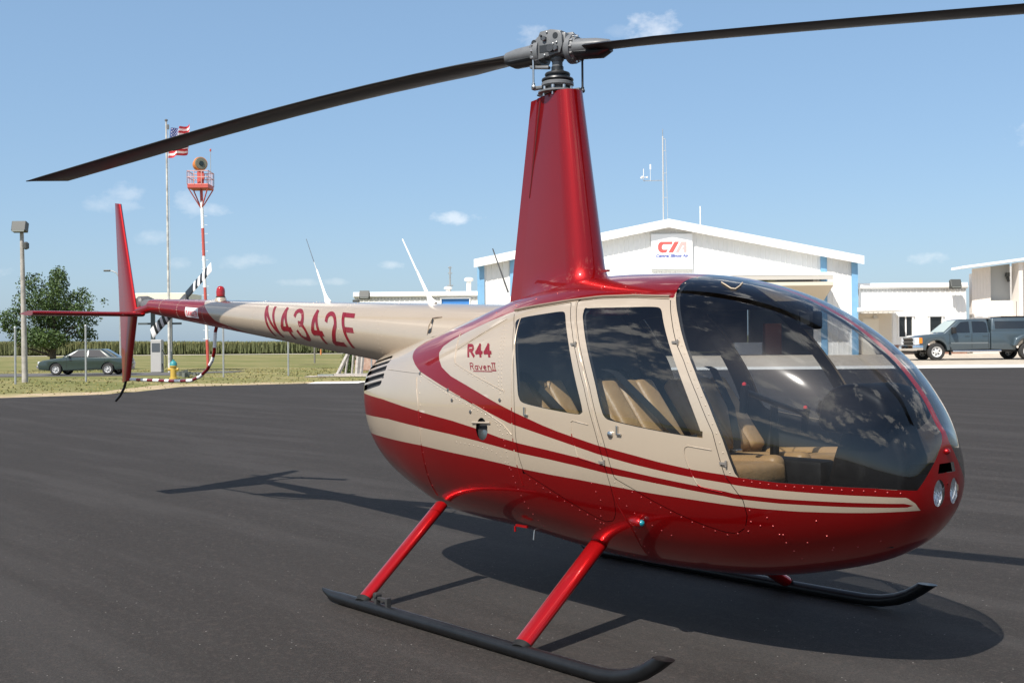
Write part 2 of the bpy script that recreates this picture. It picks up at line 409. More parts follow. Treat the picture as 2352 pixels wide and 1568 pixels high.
# ---- main hangar
DH = 66.0
lE, zE1 = LZ(1097, 600, DH); rE, zE2 = LZ(1970, 588, DH); pk, zP = LZ(1538, 507, DH)
zE = (zE1+zE2)/2; gH = float(gz(4, DH)); cxh = (lE+rE)/2
hb = LD(cxh, DH, gH); HB = (cxh, DH, gH); hw = (rE-lE)/2
hang = thing('hangar', 'large white ribbed steel hangar with low gable roof and open folded-up door', 'hangar', hb, RZ)
eave = zE-gH; peak = zP-gH
roofz = lambda x: eave+(peak-eave)*(1-abs(x)/hw)
ox0, _ = local(1196, 700, DH, HB); ox1, _ = local(1868, 700, DH, HB); _, oz = local(1600, 634, DH, HB)
ft = .46                                             # fascia depth
m = MB()
ribbed(m, -hw+.25, ox0, 0, lambda x: roofz(x)-.12, 0)
ribbed(m, ox0, ox1, oz, lambda x: roofz(x)-.12, 0)
ribbed(m, ox1, hw-.25, 0, lambda x: roofz(x)-.12, 0)
m.build('front_wall', M_WALL, hang)
for sx in (-1, 1):
    m = MB(); m.box((sx*(hw-.1), 15.0, eave/2-.1), (.14, 29.9, eave-.2)); m.build('side_wall', M_WALL, hang)
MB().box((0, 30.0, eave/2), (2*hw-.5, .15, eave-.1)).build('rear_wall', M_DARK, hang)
MB().box((0, 15.2, .02), (2*hw-.6, 29.4, .03)).build('hangar_floor', mat('hangar_floor_concrete', (.20, .19, .17), .5, var=.3), hang)
ovh = .52
for sx in (-1, 1):
    q = MB(); n = Vector((sx*(peak-eave), 0, hw)).normalized()
    a = [(0, -ovh, peak), (sx*(hw+.12), -ovh, eave-.04), (sx*(hw+.12), 30.3, eave-.04), (0, 30.3, peak)]
    b = [(p[0], p[1], p[2]-.10) for p in a]
    q.add(a+b, [(0, 1, 2, 3), (4, 5, 6, 7), (0, 1, 5, 4), (1, 2, 6, 5), (2, 3, 7, 6)]); rf = q.build('roof', M_TRIM, hang)
    q = MB(); q.add([(0, -ovh-.06, peak+.05), (sx*(hw+.2), -ovh-.06, eave+.02), (sx*(hw+.2), -ovh-.06, eave-ft), (0, -ovh-.06, peak-ft+.02),
                     (0, -ovh-.003, peak+.05), (sx*(hw+.2), -ovh-.003, eave+.02), (sx*(hw+.2), -ovh-.003, eave-ft), (0, -ovh-.003, peak-ft+.02)],
                    [(0, 1, 2, 3), (4, 5, 6, 7), (0, 1, 5, 4), (1, 2, 6, 5), (2, 3, 7, 6), (3, 0, 4, 7)]); q.build('fascia', M_TRIM, hang)
for (pa, pb) in ((1097, 1113), (1172, 1187), (1885, 1899), (1956, 1970)):
    xa, _ = local(pa, 700, DH, HB); xb, _ = local(pb, 700, DH, HB)
    zt = roofz((xa+xb)/2)-.16
    MB().box(((xa+xb)/2, -.05, zt/2), (xb-xa, .10, zt)).build('blue_post', M_BLUE, hang)
# folded-up door: two leaves, the near edge stands out from the wall
dx0 = ox0-.2; dx1, _ = local(1916, 640, DH-2.0, HB); _, dzt = local(1900, 624, DH-2.2, HB); _, dzb = local(1900, 655, DH-2.2, HB)
MB().box(((dx0+dx1)/2, -.05, oz-.06), (dx1-dx0-.8, .12, .16)).build('door_track', M_DARK, hang)
q = MB(); q.prism([(-.10, dzt-.16), (-2.2, dzt-.02), (-2.2, dzt-.18), (-.10, dzt-.32)], dx0, dx1, 'yz'); dl = q.build('door_leaf', M_TRIM, hang)
q = MB(); q.prism([(-.14, dzb-.62), (-2.2, dzb+.20), (-2.2, dzb), (-.14, dzb-.80)], dx0+.1, dx1-.1, 'yz'); q.build('door_leaf', [M_SOFF], hang)
MB().box(((dx0+dx1)/2, -2.25, (dzt+dzb)/2+.06), (dx1-dx0-.3, .06, .22)).build('door_hinge_rail', mat('door_rail', (.5, .47, .42), .6), hang)
# dim contents of the open hangar
def hbox(name, label, cat, x, y, size, mt, z=0.0):
    c, s = math.cos(RZ), math.sin(RZ)
    p = (hb[0]+c*x-s*y, hb[1]+s*x+c*y, hb[2]+.035+z)
    o = MB().box((0, 0, size[2]/2), size).build(name, mt, None, bevel=.02); o.location = p; o.rotation_euler = (0, 0, RZ); return tag(o, label, cat)
hbox('tool_cabinet', 'rust brown tool cabinet inside the open hangar by its right wall', 'cabinet', ox1-1.6, 3.5, (1.0, .6, 1.9), mat('rust_cabinet', (.22, .07, .03), .6))
hbox('steel_shelf_unit', 'pale grey storage unit on the hangar floor beside the brown cabinet', 'cabinet', ox1-3.2, 3.2, (1.7, .6, .75), mat('pale_cabinet', (.55, .55, .55), .5))
hbox('workbench', 'long dark workbench along the back of the open hangar', 'workbench', 1.0, 24.0, (6.0, .8, .95), mat('bench', (.10, .09, .08), .6))
# sign
sx0, sz0 = local(1496, 618, DH-.2, HB); sx1, sz1 = local(1590, 537, DH-.2, HB); sz0 = local(1543, 618, DH-.2, HB)[1]; sz1 = local(1543, 537, DH-.2, HB)[1]
def hloc(x, y, z): c, s = math.cos(RZ), math.sin(RZ); return (hb[0]+c*x-s*y, hb[1]+s*x+c*y, hb[2]+z)
sg = thing('hangar_sign', 'square white sign with red CIA logo and blue Central Illinois Air lettering on hangar', 'sign', hloc((sx0+sx1)/2, -.20, (sz0+sz1)/2), RZ)
sw = sx1-sx0; sh = sz1-sz0
MB().box((0, .06, 0), (sw, .14, sh)).build('sign_panel', mat('sign_white', (.86, .86, .85), .4), sg)
MB().box((0, .10, -sh/2-.06), (sw-.05, .16, .10)).build('sign_ledge', mat('sign_ledge_grey', (.40, .40, .36), .6), sg)
M_SR = mat('sign_red', (.80, .10, .09), .5); M_SP = mat('sign_pale_red', (.85, .38, .36), .5); M_SB = mat('sign_blue', (.07, .10, .36), .5)
def sgn(px, py):      # pixels of the 2091x1568 enlargement of the sign -> local metres
    return ((px-985)/870*sw, -(py-815)/760*sh)
def spoly(name, pts, mt):
    q = MB(); q.prism([sgn(*p) for p in pts], -.018, -.012, 'xz'); return q.build(name, mt, sg)
spoly('letter_c', [(1005, 605), (990, 660), (810, 660), (780, 690), (775, 740), (800, 775), (905, 775), (865, 840), (775, 845), (725, 820), (695, 770), (692, 690), (710, 640), (750, 605)], M_SR)
spoly('letter_i', [(1045, 605), (1140, 605), (1010, 840), (910, 840)], M_SR)
q = MB(); q.prism([sgn(*p) for p in [(1180, 605), (1300, 605), (1300, 690), (1215, 690), (1130, 840), (1060, 840)]], -.018, -.012, 'xz'); q.prism([sgn(*p) for p in [(1300, 693), (1300, 840), (1235, 840), (1235, 770), (1190, 770), (1213, 730), (1240, 730), (1240, 693)]], -.018, -.012, 'xz'); q.build('letter_a', M_SP, sg)
def text_obj(name, body, size, mt, parent, loc, rot, shear=0.0, width=None, depth=.004, bold=0.0):
    cu = bpy.data.curves.new(name, 'FONT'); cu.body = body; cu.size = size; cu.shear = shear; cu.align_x = 'CENTER'; cu.align_y = 'CENTER'; cu.extrude = depth; cu.offset = bold
    cu.resolution_u = 3
    o = bpy.data.objects.new(name, cu); COL.objects.link(o); bpy.context.view_layer.update()
    dg = bpy.context.evaluated_depsgraph_get(); me = bpy.data.meshes.new_from_object(o.evaluated_get(dg)); bpy.data.objects.remove(o)
    me.name = name; me.materials.clear(); me.materials.append(mt)
    if width:
        xs = [v.co.x for v in me.vertices]; k = width/(max(xs)-min(xs))
        for v in me.vertices: v.co.x *= k
    o = new_obj(name, me, parent); o.location = loc; o.rotation_euler = rot; return o
cx_, cz_ = sgn(985, 910)
text_obj('lettering', 'Central Illinois Air', .24, M_SB, sg, (cx_, -.018, cz_), (math.pi/2, 0, 0), .3, .80*sw, bold=.008)
q = MB()
for i, (xa, xb) in enumerate(((745, 775), (780, 830), (838, 905), (945, 1020), (1050, 1110), (1125, 1175), (1185, 1250))):
    q.prism([sgn(xa, 975), sgn(xb, 975), sgn(xb, 1005), sgn(xa, 1005)], -.016, -.012, 'xz')
q.build('small_lettering', mat('sign_grey', (.62, .62, .62), .5), sg)['kind'] = 'stuff'

# ---- antenna mast with wind vane on the hangar roof, and a short rod
bx, _ = local(1526, 505, DH, HB); pt = hloc(bx, .4, roofz(bx)-.04)
am = thing('roof_mast', 'tall thin grey antenna mast with wind sensor arm on hangar ridge', 'antenna', pt, RZ)
hm = LZ(1522, 302, DH)[1]-pt[2]
m = MB(); m.cyl((0, 0, 0), (0, 0, hm*.96), .040, 8); m.build('pole', mat('mast_pale_steel', (.46, .46, .45), .5), am)
m = MB(); m.cyl((.26, 0, 0), (.16, 0, hm*.93), .012, 6)
for k in (.28, .55, .8, .93): m.cyl((0, 0, hm*k), (.24-.1*k, 0, hm*k), .016, 6)
m.build('brace', MATS['mast_pale_steel'], am)
m = MB(); m.cyl((0, 0, hm*.96), (0, 0, hm*1.04), .02, 6); m.build('whip', M_GREY, am)
m = MB(); m.cyl((0, 0, hm*.47), (-1.15, -.05, hm*.465), .022, 6); m.build('arm', M_GREY, am)
m = MB(); m.cyl((-1.15, -.05, hm*.465), (-1.15, -.05, hm*.60), .02, 6)
for k in range(3):
    a = 2.1*k; c0 = (-1.15+.2*math.cos(a), -.05+.2*math.sin(a), hm*.505); m.cyl((-1.15, -.05, hm*.505), c0, .014, 6); m.lathe([(.0, -.06), (.07, -.03), (.075, .03), (0, .06)], c0, 8)
m.build('wind_sensor', mat('sensor_white', (.75, .73, .70), .5), am)
m = MB(); m.box((-.75, -.05, hm*.62), (.08, .05, .30)); m.cyl((-.75, -.05, hm*.465), (-.75, -.05, hm*.60), .012, 6); m.build('vane', MATS['sensor_white'], am)
bx2, _ = local(1610, 520, DH, HB); q = MB(); q.cyl((0, 0, 0), (0, 0, 1.25), .035, 8); q.box((-.05, 0, .03), (.5, .12, .08)); o = q.build('rod_antenna', MATS['sensor_white'], None); o.location = hloc(bx2, .2, roofz(bx2)); tag(o, 'short white rod antenna on right slope of hangar roof', 'antenna')

# ---- low white annexes
def annex(name, label, pxl, pxr, pyt, D, floorpx, mt=M_WALL, depth=14.0, brick=0.0):
    l0, z0 = LZ(pxl, pyt[0], D); l1, z1 = LZ(pxr, pyt[1], D); g = float(gz((l0+l1)/2, D)); zt = (z0+z1)/2-g; x = (l1-l0)/2
    t = thing(name, label, 'building', LD((l0+l1)/2, D, g), RZ)
    return t, x, zt, ((l0+l1)/2, D, g)
an, ax, azt, AB = annex('office_annex', 'low white ribbed annex with dark windows joined to right side of hangar', 1972, 2219, (650, 652), DH+.4, 0)
wins = []
for (pa, pb) in ((2064, 2095), (2135, 2163)):
    xa, zt_ = local(pa, 727, DH+.4, AB); xb, zb_ = local(pb, 773, DH+.4, AB); wins.append((xa, xb, zb_, zt_))
m = MB(); edges = [-ax]; zlo = .55
def wall_with_windows(mb, x0, x1, zb, zt, y, wl):
    x = x0
    for (a, b, c, d) in wl:
        ribbed(mb, x, a, zb, zt, y); ribbed(mb, a, b, zb, c, y); ribbed(mb, a, b, d, zt, y); x = b
    ribbed(mb, x, x1, zb, zt, y)
ex0, ez1 = local(1972, 712, DH+.4, AB); ex1, _ = local(2032, 712, DH+.4, AB); ez1 = ez1
wall_with_windows(m, -ax, ax, zlo, azt-.1, 0, wins); m.build('front_wall', M_WALL, an)
MB().box((0, -.01, zlo/2), (2*ax, .06, zlo)).build('brick_base', M_BRICK, an)
m = MB(); m.box((0, 5, azt-.2), (2*ax+.1, 10.4, .06)); m.build('roof', M_TRIM, an)
m = MB(); m.box((0, -.07, azt-.14), (2*ax+.12, .10, .34)); m.build('eave_trim', M_TRIM, an, bevel=.02)
m = MB()
for i in range(36): m.box((-ax+.2+i*(2*ax-.3)/35, -.04, azt-.38), (.09, .03, .07))
m.build('vent_dots', mat('vent_grey', (.5, .5, .49), .6), an)['kind'] = 'stuff'
MB().box((ax-.05, 5, azt/2), (.12, 9.9, azt-.2)).build('side_wall', M_WALL, an)
for (a, b, c, d) in wins:
    wdo = MB(); wdo.box(((a+b)/2, .08, (c+d)/2), (b-a, .04, d-c)); wo_ = wdo.build('window', M_GLASSD, an)
    q = MB(); q.box(((a+b)/2, -.03, d+.05), (b-a+.28, .16, .10)); q.box((a-.03, -.02, (c+d)/2), (.07, .12, d-c+.05)); q.box((b+.03, -.02, (c+d)/2), (.07, .12, d-c+.05)); q.box(((a+b)/2, -.03, c-.04), (b-a+.2, .14, .08)); q.build('window_frame', M_TRIM, wo_)
    if a == wins[0][0]:
        q = MB(); q.box(((a+b)/2+.03, .03, (c+d)/2), (.07, .06, d-c)); q.build('mullion', M_TRIM, wo_)
# the projecting entrance porch between hangar and annex
pv = thing('entrance_porch', 'flat white porch roof over beige entrance beside blue hangar post', 'porch', LD(AB[0]-ax+1.0, DH-.2, AB[2]), RZ)
pz = ez1
MB().box((-.1, -.6, pz), (2.3, 2.0, .26)).build('porch_roof', M_TRIM, pv, bevel=.02)
MB().box((-.1, .56, pz/2-.1), (2.0, .06, pz-.25)).build('entrance_wall', mat('entrance_beige', (.60, .53, .43), .8), pv)
q = MB(); q.box((-.35, .50, 1.05), (.95, .05, 2.1)); dr = q.build('door', mat('entrance_door', (.66, .60, .50), .6), pv)
q = MB(); q.lathe([(0, -.03), (.035, -.02), (.035, .02), (0, .03)], (.03, .44, 1.05), 8); q.build('handle', M_GREY, dr)
q = MB(); q.box((-.1, .42, pz-.42), (.22, .16, .2)); q.build('wall_lamp', mat('wall_lamp_grey', (.45, .43, .40), .5), pv, bevel=.02)
floodlight('dark floodlight on eave of the white annex beside pickup truck', 2192, 652, DH-.2, .62)

bn, bx_, bzt, BB = annex('workshop_annex', 'low white ribbed annex with blue window strip joined to left side of hangar', 814, 1097, (673, 669), DH+.6, 0)
m = MB(); bw = [local(1014, 686, DH+.6, BB)+local(1078, 704, DH+.6, BB)]; bw = [(bw[0][0], bw[0][2], bw[0][3]-1.0, bw[0][1])]
zl2 = 1.25
wall_with_windows(m, -bx_, bx_, zl2, bzt-.1, 0, bw); m.build('front_wall', M_WALL, bn)
MB().box((0, -.01, zl2/2), (2*bx_, .07, zl2)).build('brick_base', mat('pink_brown_brick', (.36, .22, .17), .85, col2=(.45, .32, .26), vscale=5.0), bn)
MB().box((0, 5, bzt-.2), (2*bx_+.1, 10.4, .06)).build('roof', M_TRIM, bn)
MB().box((0, -.07, bzt-.14), (2*bx_+.12, .10, .32)).build('eave_trim', M_TRIM, bn, bevel=.02)
MB().box((-bx_+.05, 5, bzt/2), (.12, 9.9, bzt-.2)).build('side_wall', M_WALL, bn)
m = MB()
for i in range(36): m.box((-bx_+.2+i*(2*bx_-.3)/35, -.04, bzt-.37), (.09, .03, .07))
m.build('vent_dots', MATS['vent_grey'], bn)['kind'] = 'stuff'
a, b, c, d = bw[0]
wn = MB().box(((a+b)/2, .05, (c+d)/2), (b-a, .05, d-c)).build('window', mat('bright_blue_panel', (.06, .22, .55), .3), bn)
q = MB(); q.box(((a+b)/2, -.03, d+.04), (b-a+.2, .14, .08)); q.box((a-.03, -.02, (c+d)/2), (.06, .1, d-c)); q.box((b+.03, -.02, (c+d)/2), (.06, .1, d-c)); q.build('window_frame', M_TRIM, wn)
floodlight('dark floodlight on far left corner of the annex roof behind tail boom', 838, 677, DH, .56)
q = MB(); q.box((0, 0, 0), (.35, .5, .28)); q.cyl((.1, .2, -.1), (.1, .45, -.1), .05, 8); o = q.build('security_camera', M_DKGREY, None, bevel=.03); o.location = tuple(at(818, 694, DH-.3)); o.rotation_euler = (0, 0, RZ); tag(o, 'small dark camera under left corner of annex eave', 'camera')
# things on the annex roof
p = at(1077, 668, DH+5); q = MB(); q.cyl((0, 0, -.6), (0, 0, .62), .15, 12); q.lathe([(.15, .6), (.27, .62), (.29, .78), (.15, .84), (0, .85)], (0, 0, 0), 14); o = q.build('roof_vent', mat('vent_white', (.68, .66, .62), .5), None, 40); o.location = tuple(p); tag(o, 'tall white roof vent with mushroom cap on annex roof', 'vent')
p = at(1029, 668, DH+5); q = MB(); q.cyl((0, 0, -.5), (0, 0, .12), .14, 12); q.lathe([(.14, .1), (.25, .11), (.26, .22), (.12, .28), (0, .28)], (0, 0, 0), 14); o = q.build('roof_vent', MATS['vent_white'], None, 40); o.location = tuple(p); tag(o, 'short squat roof vent low on annex roof', 'vent')
p = at(1088, 655, DH+9); l, d_, z = to_LDz(p); rr = thing('red_roofed_shed', 'shed with rust red gable roof behind the white annex', 'building', LD(l+3.4, DH+9, float(gz(l+3.4, DH+9))), RZ)
zz = z-float(gz(l+3.4, DH+9)); MB().box((0, 3, (zz-.6)/2), (6.4, 6, zz-.6)).build('wall', M_REDROOF, rr)
for sx in (-1, 1):
    q = MB(); q.add([(0, -.2, zz+1.0), (sx*3.9, -.2, zz-.75), (sx*3.9, 6.2, zz-.75), (0, 6.2, zz+1.0), (0, -.2, zz+.85), (sx*3.9, -.2, zz-.90), (sx*3.9, 6.2, zz-.90), (0, 6.2, zz+.85)], [(0, 1, 2, 3), (4, 5, 6, 7), (0, 1, 5, 4), (1, 2, 6, 5), (2, 3, 7, 6)]); q.build('roof', mat('shed_roof_grey', (.50, .46, .40), .7), rr)
MB().add([(0, -.05, zz+.85), (-3.4, -.05, zz-.68), (3.4, -.05, zz-.68)], [(0, 1, 2)]).build('gable', M_REDROOF, rr)
p = at(1034, 668, DH+30); l, d_, z = to_LDz(p); bs = float(gz(l, DH+30)); am2 = thing('lattice_antenna', 'slender grey antenna mast with short crossbars standing behind annex', 'antenna', LD(l, DH+30, bs), RZ)
ht = LZ(1034, 612, DH+30)[1]-bs
m = MB(); m.cyl((0, 0, 0), (0, 0, ht), .07, 8); m.build('pole', M_GREY, am2)
for (k, wd) in ((.70, 1.8), (.80, .5), (.93, .35), (.99, .3)): MB().cyl((-wd/2, 0, ht*k), (wd/2, 0, ht*k), .045, 6).build('crossbar', M_GREY, am2)

# ---- pale building with deep eaves at the right
DR = 67.6
l0, zt0 = LZ(2232, 613, DR); g = float(gz(l0+6, DR)); zt = zt0-g; rb = thing('eaved_building', 'pale building with deep sloping eaves behind the grey pickup', 'building', LD(l0, DR, g), RZ); RB = (l0, DR, g)
M_PALE = mat('pale_pinkish_siding', (.74, .68, .62), .55, var=.06, vscale=.5)
_, zr = local(2352, 592, DR-1.25, RB); rx, _ = local(2352, 592, DR-1.25, RB)
_, ze = local(2212, 611, DR-1.25, RB); exl, _ = local(2210, 611, DR-1.25, RB)
sl = (zr-ze)/(rx-exl); tz = lambda x: ze+sl*(x-exl)-.22
fx, _ = local(2326, 700, DR, RB); bzb = local(2300, 690, DR, RB)[1]; bx0 = local(2276, 690, DR, RB)[0]
m = MB(); ribbed(m, 0, bx0, 0, tz, 0, .2, .012); ribbed(m, bx0, fx-.02, 0, bzb, 0, .2, .012); ribbed(m, fx+.22, 16, 0, tz, -.4, .2, .012); m.build('front_wall', M_PALE, rb)
MB().prism([(bx0, bzb), (fx-.02, bzb), (fx-.02, tz(fx)), (bx0, tz(bx0))], .30, .36, 'xz').build('recessed_panel', mat('grey_panel', (.42, .43, .42), .6), rb)
MB().prism([(fx-.02, 0), (fx+.22, 0), (fx+.22, tz(fx+.22)), (fx-.02, tz(fx))], -.9, .05, 'xz').build('pilaster', M_PALE, rb)
MB().box((.06, .22, zt/2-.2), (.12, .4, zt-.4)).build('side_wall', M_PALE, rb)
MB().prism([(5.6, 0), (16, 0), (16, tz(16)-.05), (5.6, tz(5.6)-.05)], .45, 12, 'xz').build('rear_block', M_PALE, rb)
q = MB(); q.prism([(exl, ze), (17, ze+sl*(17-exl)), (17, ze+sl*(17-exl)-.16), (exl, ze-.14)], -1.27, .42, 'xz'); q.build('roof', M_TRIM, rb)
q = MB(); q.prism([(fx+.34, bzb-.05), (fx+.40, bzb-.05), (fx+.40, .9), (fx+.34, .9)], -.5, -.44, 'xz'); q.build('downpipe', mat('pipe_white', (.7, .72, .7), .5), rb)
q = MB(); q.box((bx0+1.05, .1, bzb+1.55), (.18, .3, .22)); q.cyl((bx0+1.05, .1, bzb+1.4), (bx0+1.05, -.05, bzb+1.15), .09, 8); q.build('wall_lamp', M_DKGREY, rb)

# ---- beacon tower
DT = 80.0
def ground_at(px, D):
    l, _, _ = to_LDz(at(px, 800, D)); return l, LD(l, D)
l, bp = ground_at(476, DT); t = thing('beacon_tower', 'red and white banded airport beacon tower with railed platform', 'tower', bp, RZ)
def zt_at(py, px, D, b): return LZ(px, py, D)[1]-b
lx = lambda px, D, l: LZ(px, 600, D)[0]-l
M_TRED = mat('aviation_red', (.48, .085, .065), .5, var=.1); M_TWHT = mat('tower_white', (.80, .79, .77), .5); M_ORNG = mat('aviation_orange', (.62, .21, .05), .45)
ys = [(436, 462), (462, 524), (524, 588), (588, 660), (660, 700), (700, 780), (780, 850)]
cols = [M_TRED, M_TWHT, M_TRED, M_TWHT, M_TRED, M_TWHT, M_TRED]
xs_t = lambda py: (463.5+(py-436)*(12.5/400.))
for (ya, yb), mm in zip(ys, cols):
    za = zt_at(ya, 470, DT, bp[2]); zb = max(0, zt_at(yb, 470, DT, bp[2]))
    MB().cyl((lx(xs_t(yb), DT, l), 0, zb), (lx(xs_t(ya), DT, l), 0, za), .105, 14).build('mast_section', mm, t, 40)
zpl = zt_at(430, 462, DT, bp[2]); xp = lx(462, DT, l); hw_ = .74
m = MB(); m.box((xp, 0, zpl), (2*hw_, 2*hw_, .32)); m.build('platform', M_TRED, t, bevel=.04)
m = MB()
for sx in (-1, 1):
    for sy in (-1, 1): m.cyl((xp+sx*hw_*.95, sy*hw_*.95, zpl-.1), (xp+.05, 0, zpl-1.55), .045, 6)
m.build('brace', M_TRED, t)
m = MB(); M_RAIL = mat('faded_pink_rail', (.62, .36, .33), .6)
for zz in (.62, 1.05):
    for sx in (-1, 1):
        m.cyl((xp+sx*hw_, -hw_, zpl+zz), (xp+sx*hw_, hw_, zpl+zz), .028, 6); m.cyl((xp-hw_, sx*hw_, zpl+zz), (xp+hw_, sx*hw_, zpl+zz), .028, 6)
for a in (-1, -.35, .35, 1):
    for b in (-1, 1): m.cyl((xp+a*hw_, b*hw_, zpl+.1), (xp+a*hw_, b*hw_, zpl+1.08), .028, 6); m.cyl((xp+b*hw_, a*hw_, zpl+.1), (xp+b*hw_, a*hw_, zpl+1.08), .028, 6)
m.build('railing', M_RAIL, t)
m = MB(); m.cyl((xp, 0, zpl), (xp, 0, zpl+1.1), .24, 12); m.box((xp+.2, -.2, zpl+.75), (.24, .24, .4)); m.build('pedestal', M_TRED, t, 40)
bc = Vector((xp-.05, 0, zpl+1.62)); ax_ = Vector((.55, -.83, .05)).normalized()
m = MB(); m.tube([bc-ax_*.55, bc-ax_*.5, bc-ax_*.3, bc+ax_*.1, bc+ax_*.3], [.12, .27, .43, .50, .47], 20); m.build('beacon_drum', M_ORNG, t, 40)
m = MB(); m.tube([bc+ax_*.29, bc+ax_*.36], [.44, .40], 20); lens = m.build('beacon_lens', mat('beacon_lens_glass', (.16, .15, .10), .2, spec=.7), t, 40)
m = MB(); m.tube([bc+ax_*.355, bc+ax_*.42], [.19, .16], 14); m.build('lens_centre', mat('beacon_dark', (.02, .03, .03), .2), lens)
m = MB(); m.cyl((xp+hw_*.97, 0, zpl+1.0), (xp+hw_*.97, 0, zpl+2.55), .022, 6); m.build('lightning_rod', M_GREY, t); m = MB(); m.lathe([(0, 0), (.06, .03), (.06, .18), (0, .22)], (xp+hw_*.97, 0, zpl+2.5), 8); m.build('rod_lamp', M_TRED, t)
m = MB(); zz = 2.0
while zz < zpl-1.6:
    px_ = xs_t(0)
    m.cyl((lx(474, DT, l)-.02*zz*.7-.24, 0, zz), (lx(474, DT, l)-.02*zz*.7+.24, 0, zz), .014, 5); zz += .62
m.build('climbing_rungs', M_TWHT, t)['kind'] = 'stuff'

# ---- flagpole and flag
DF = 65.0
l, bp = ground_at(389, DF); zt_ = zt_at(279, 386, DF, bp[2]); x_t = lx(384, DF, l)
fp = thing('flagpole', 'tall weathered white flagpole standing behind the tail', 'flagpole', bp, RZ)
MB().tube([(0, 0, 0), (x_t*.5, 0, zt_*.5), (x_t, 0, zt_)], [.080, .068, .05], 12).build('pole', mat('flagpole_paint', (.62, .60, .55), .5, col2=(.34, .33, .31), vscale=3.0), fp, 40)
m = MB(); m.lathe([(0, 0), (.09, .02), (.09, .10), (0, .14)], (x_t, 0, zt_), 10); m.build('truck_cap', mat('cap_dark', (.12, .12, .12), .5), fp); MB().box((x_t+.10, 0, zt_-.32), (.10, .12, .26)).build('pulley', MATS['cap_dark'], fp)
m = MB(); m.cyl((.13, -.02, 1.2), (x_t+.13, -.02, zt_-.4), .010, 5); m.build('halyard', mat('rope', (.55, .53, .48), .8), fp)
# flag: 1.55 m tall hoist, blown to the right, drooping and folded
px0, _ = at(393, 292, DF), 0
fo = bp[0]+RH[0]*(x_t+.2), bp[1]+RH[1]*(x_t+.2), bp[2]
nu, nv = 52, 39; hoist = 1.62; fly = 2.6; V = []; F = []; FM = []
for i in range(nu+1):
    u = i/nu
    for j in range(nv+1):
        v = j/nv
        x = .06+1.02*(u**.72)+.10*math.sin(7*u+2.2*v)*u-.18*v*(1-u); y = .34*math.sin(9.5*u+1.2*v)*min(1, u*2.2)
        z = zt_-.36-hoist*v*(1.02-.04*u)-.10*math.sin(math.pi*u)*(1-v)+.22*u*(1-v)+.18*v*u*u-.10*v*(1-u)
        V.append((x, y, z))
for i in range(nu):
    for j in range(nv):
        a = i*(nv+1)+j; F.append((a, a+1, a+nv+2, a+nv+1)); row = j*13//nv
        if i < nu*.40 and row < 7:
            FM.append(2 if not ((i % 4 == 1 and j % 4 == 1) or (i % 4 == 3 and j % 4 == 3)) else 1)
        else: FM.append(0 if row % 2 == 0 else 1)
me = bpy.data.meshes.new('flag'); me.from_pydata(V, [], F)
for mm in (mat('flag_red', (.50, .025, .035), .7), mat('flag_white', (.80, .78, .77), .7), mat('flag_blue', (.055, .075, .22), .7)): me.materials.append(mm)
me.polygons.foreach_set('material_index', FM); me.shade_smooth()
o = new_obj('flag', me); o.location = fo; o.rotation_euler = (0, 0, RZ); tag(o, 'stars and stripes flag flying from the flagpole', 'flag')

# ---- fence posts, poles, small things by the fence
def post(label, px, D, ytop, r=.045, mt=M_GREY, name='fence_post', cap=True, lean=0.0, cat='fence post', group='posts of the perimeter fence'):
    l, bp = ground_at(px, D); h = zt_at(ytop, px, D, bp[2]); q = MB(); q.cyl((0, 0, -.1), (lean, 0, h), r, 10)
    if cap: q.lathe([(r*1.25, h-.03), (r*1.25, h+.03), (r*.6, h+.07), (0, h+.08)], (lean, 0, 0), 10)
    o = q.build(name, mt, None, 40); o.location = bp; o.rotation_euler = (0, 0, RZ); tag(o, label, cat, group); return o
post('grey fence post at the far left beside the floodlight pole', 35, 47.5, 753)
post('grey fence post in front of the parked dark sedan', 197, 50, 749)
post('pale grey fence post beside the tail guard tube', 513, 55, 752)
post('pale grey fence post below the middle of the tail boom', 662, 57, 757)
post('thin dark marker post in the grass before the cornfield', 722.5, 96, 796, r=.075, mt=mat('dark_post', (.16, .15, .13), .7), cat='post', group=None, name='marker_post')
post('pale fence post beside leaning timber under the boom', 853, 57.5, 757)
post('grey corner fence post beside the wooden ramp rails', 866, 56.5, 757, r=.07)
post('weathered orange marker stake at the cornfield edge', 737, 175, 803, r=.12, mt=mat('orange_stake', (.55, .20, .06), .7), cat='stake', group=None, name='marker_stake')
# tall floodlight pole at the left
l, bp = ground_at(57, 49); h = zt_at(535, 57, 49, bp[2]); t = thing('floodlight_pole', 'tall floodlight pole with big square lamp before the leafy tree', 'light pole', bp, RZ)
MB().tube([(0, 0, 0), (-.10, 0, h)], [.13, .08], 12).build('pole', mat('pole_weathered', (.40, .37, .33), .7, var=.3, vscale=4), t, 40)
rot = Matrix.Rotation(math.radians(-15), 3, 'X')
MB().box((-.13, -.1, h+.25), (.62, .34, .44), rot=rot).build('lamp_housing', M_DKGREY, t, bevel=.03)
MB().box((-.13, -.28, h+.19), (.52, .02, .34), rot=rot).build('lamp_lens', M_LENS, t)
q = MB(); q.cyl((-.10, 0, h-.6), (-.13, 0, h+.05), .035, 8); q.lathe([(0, -.18), (.13, -.12), (.13, .1), (.05, .16), (0, .16)], (.08, 0, h-.55), 10); q.build('bracket', M_DKGREY, t)
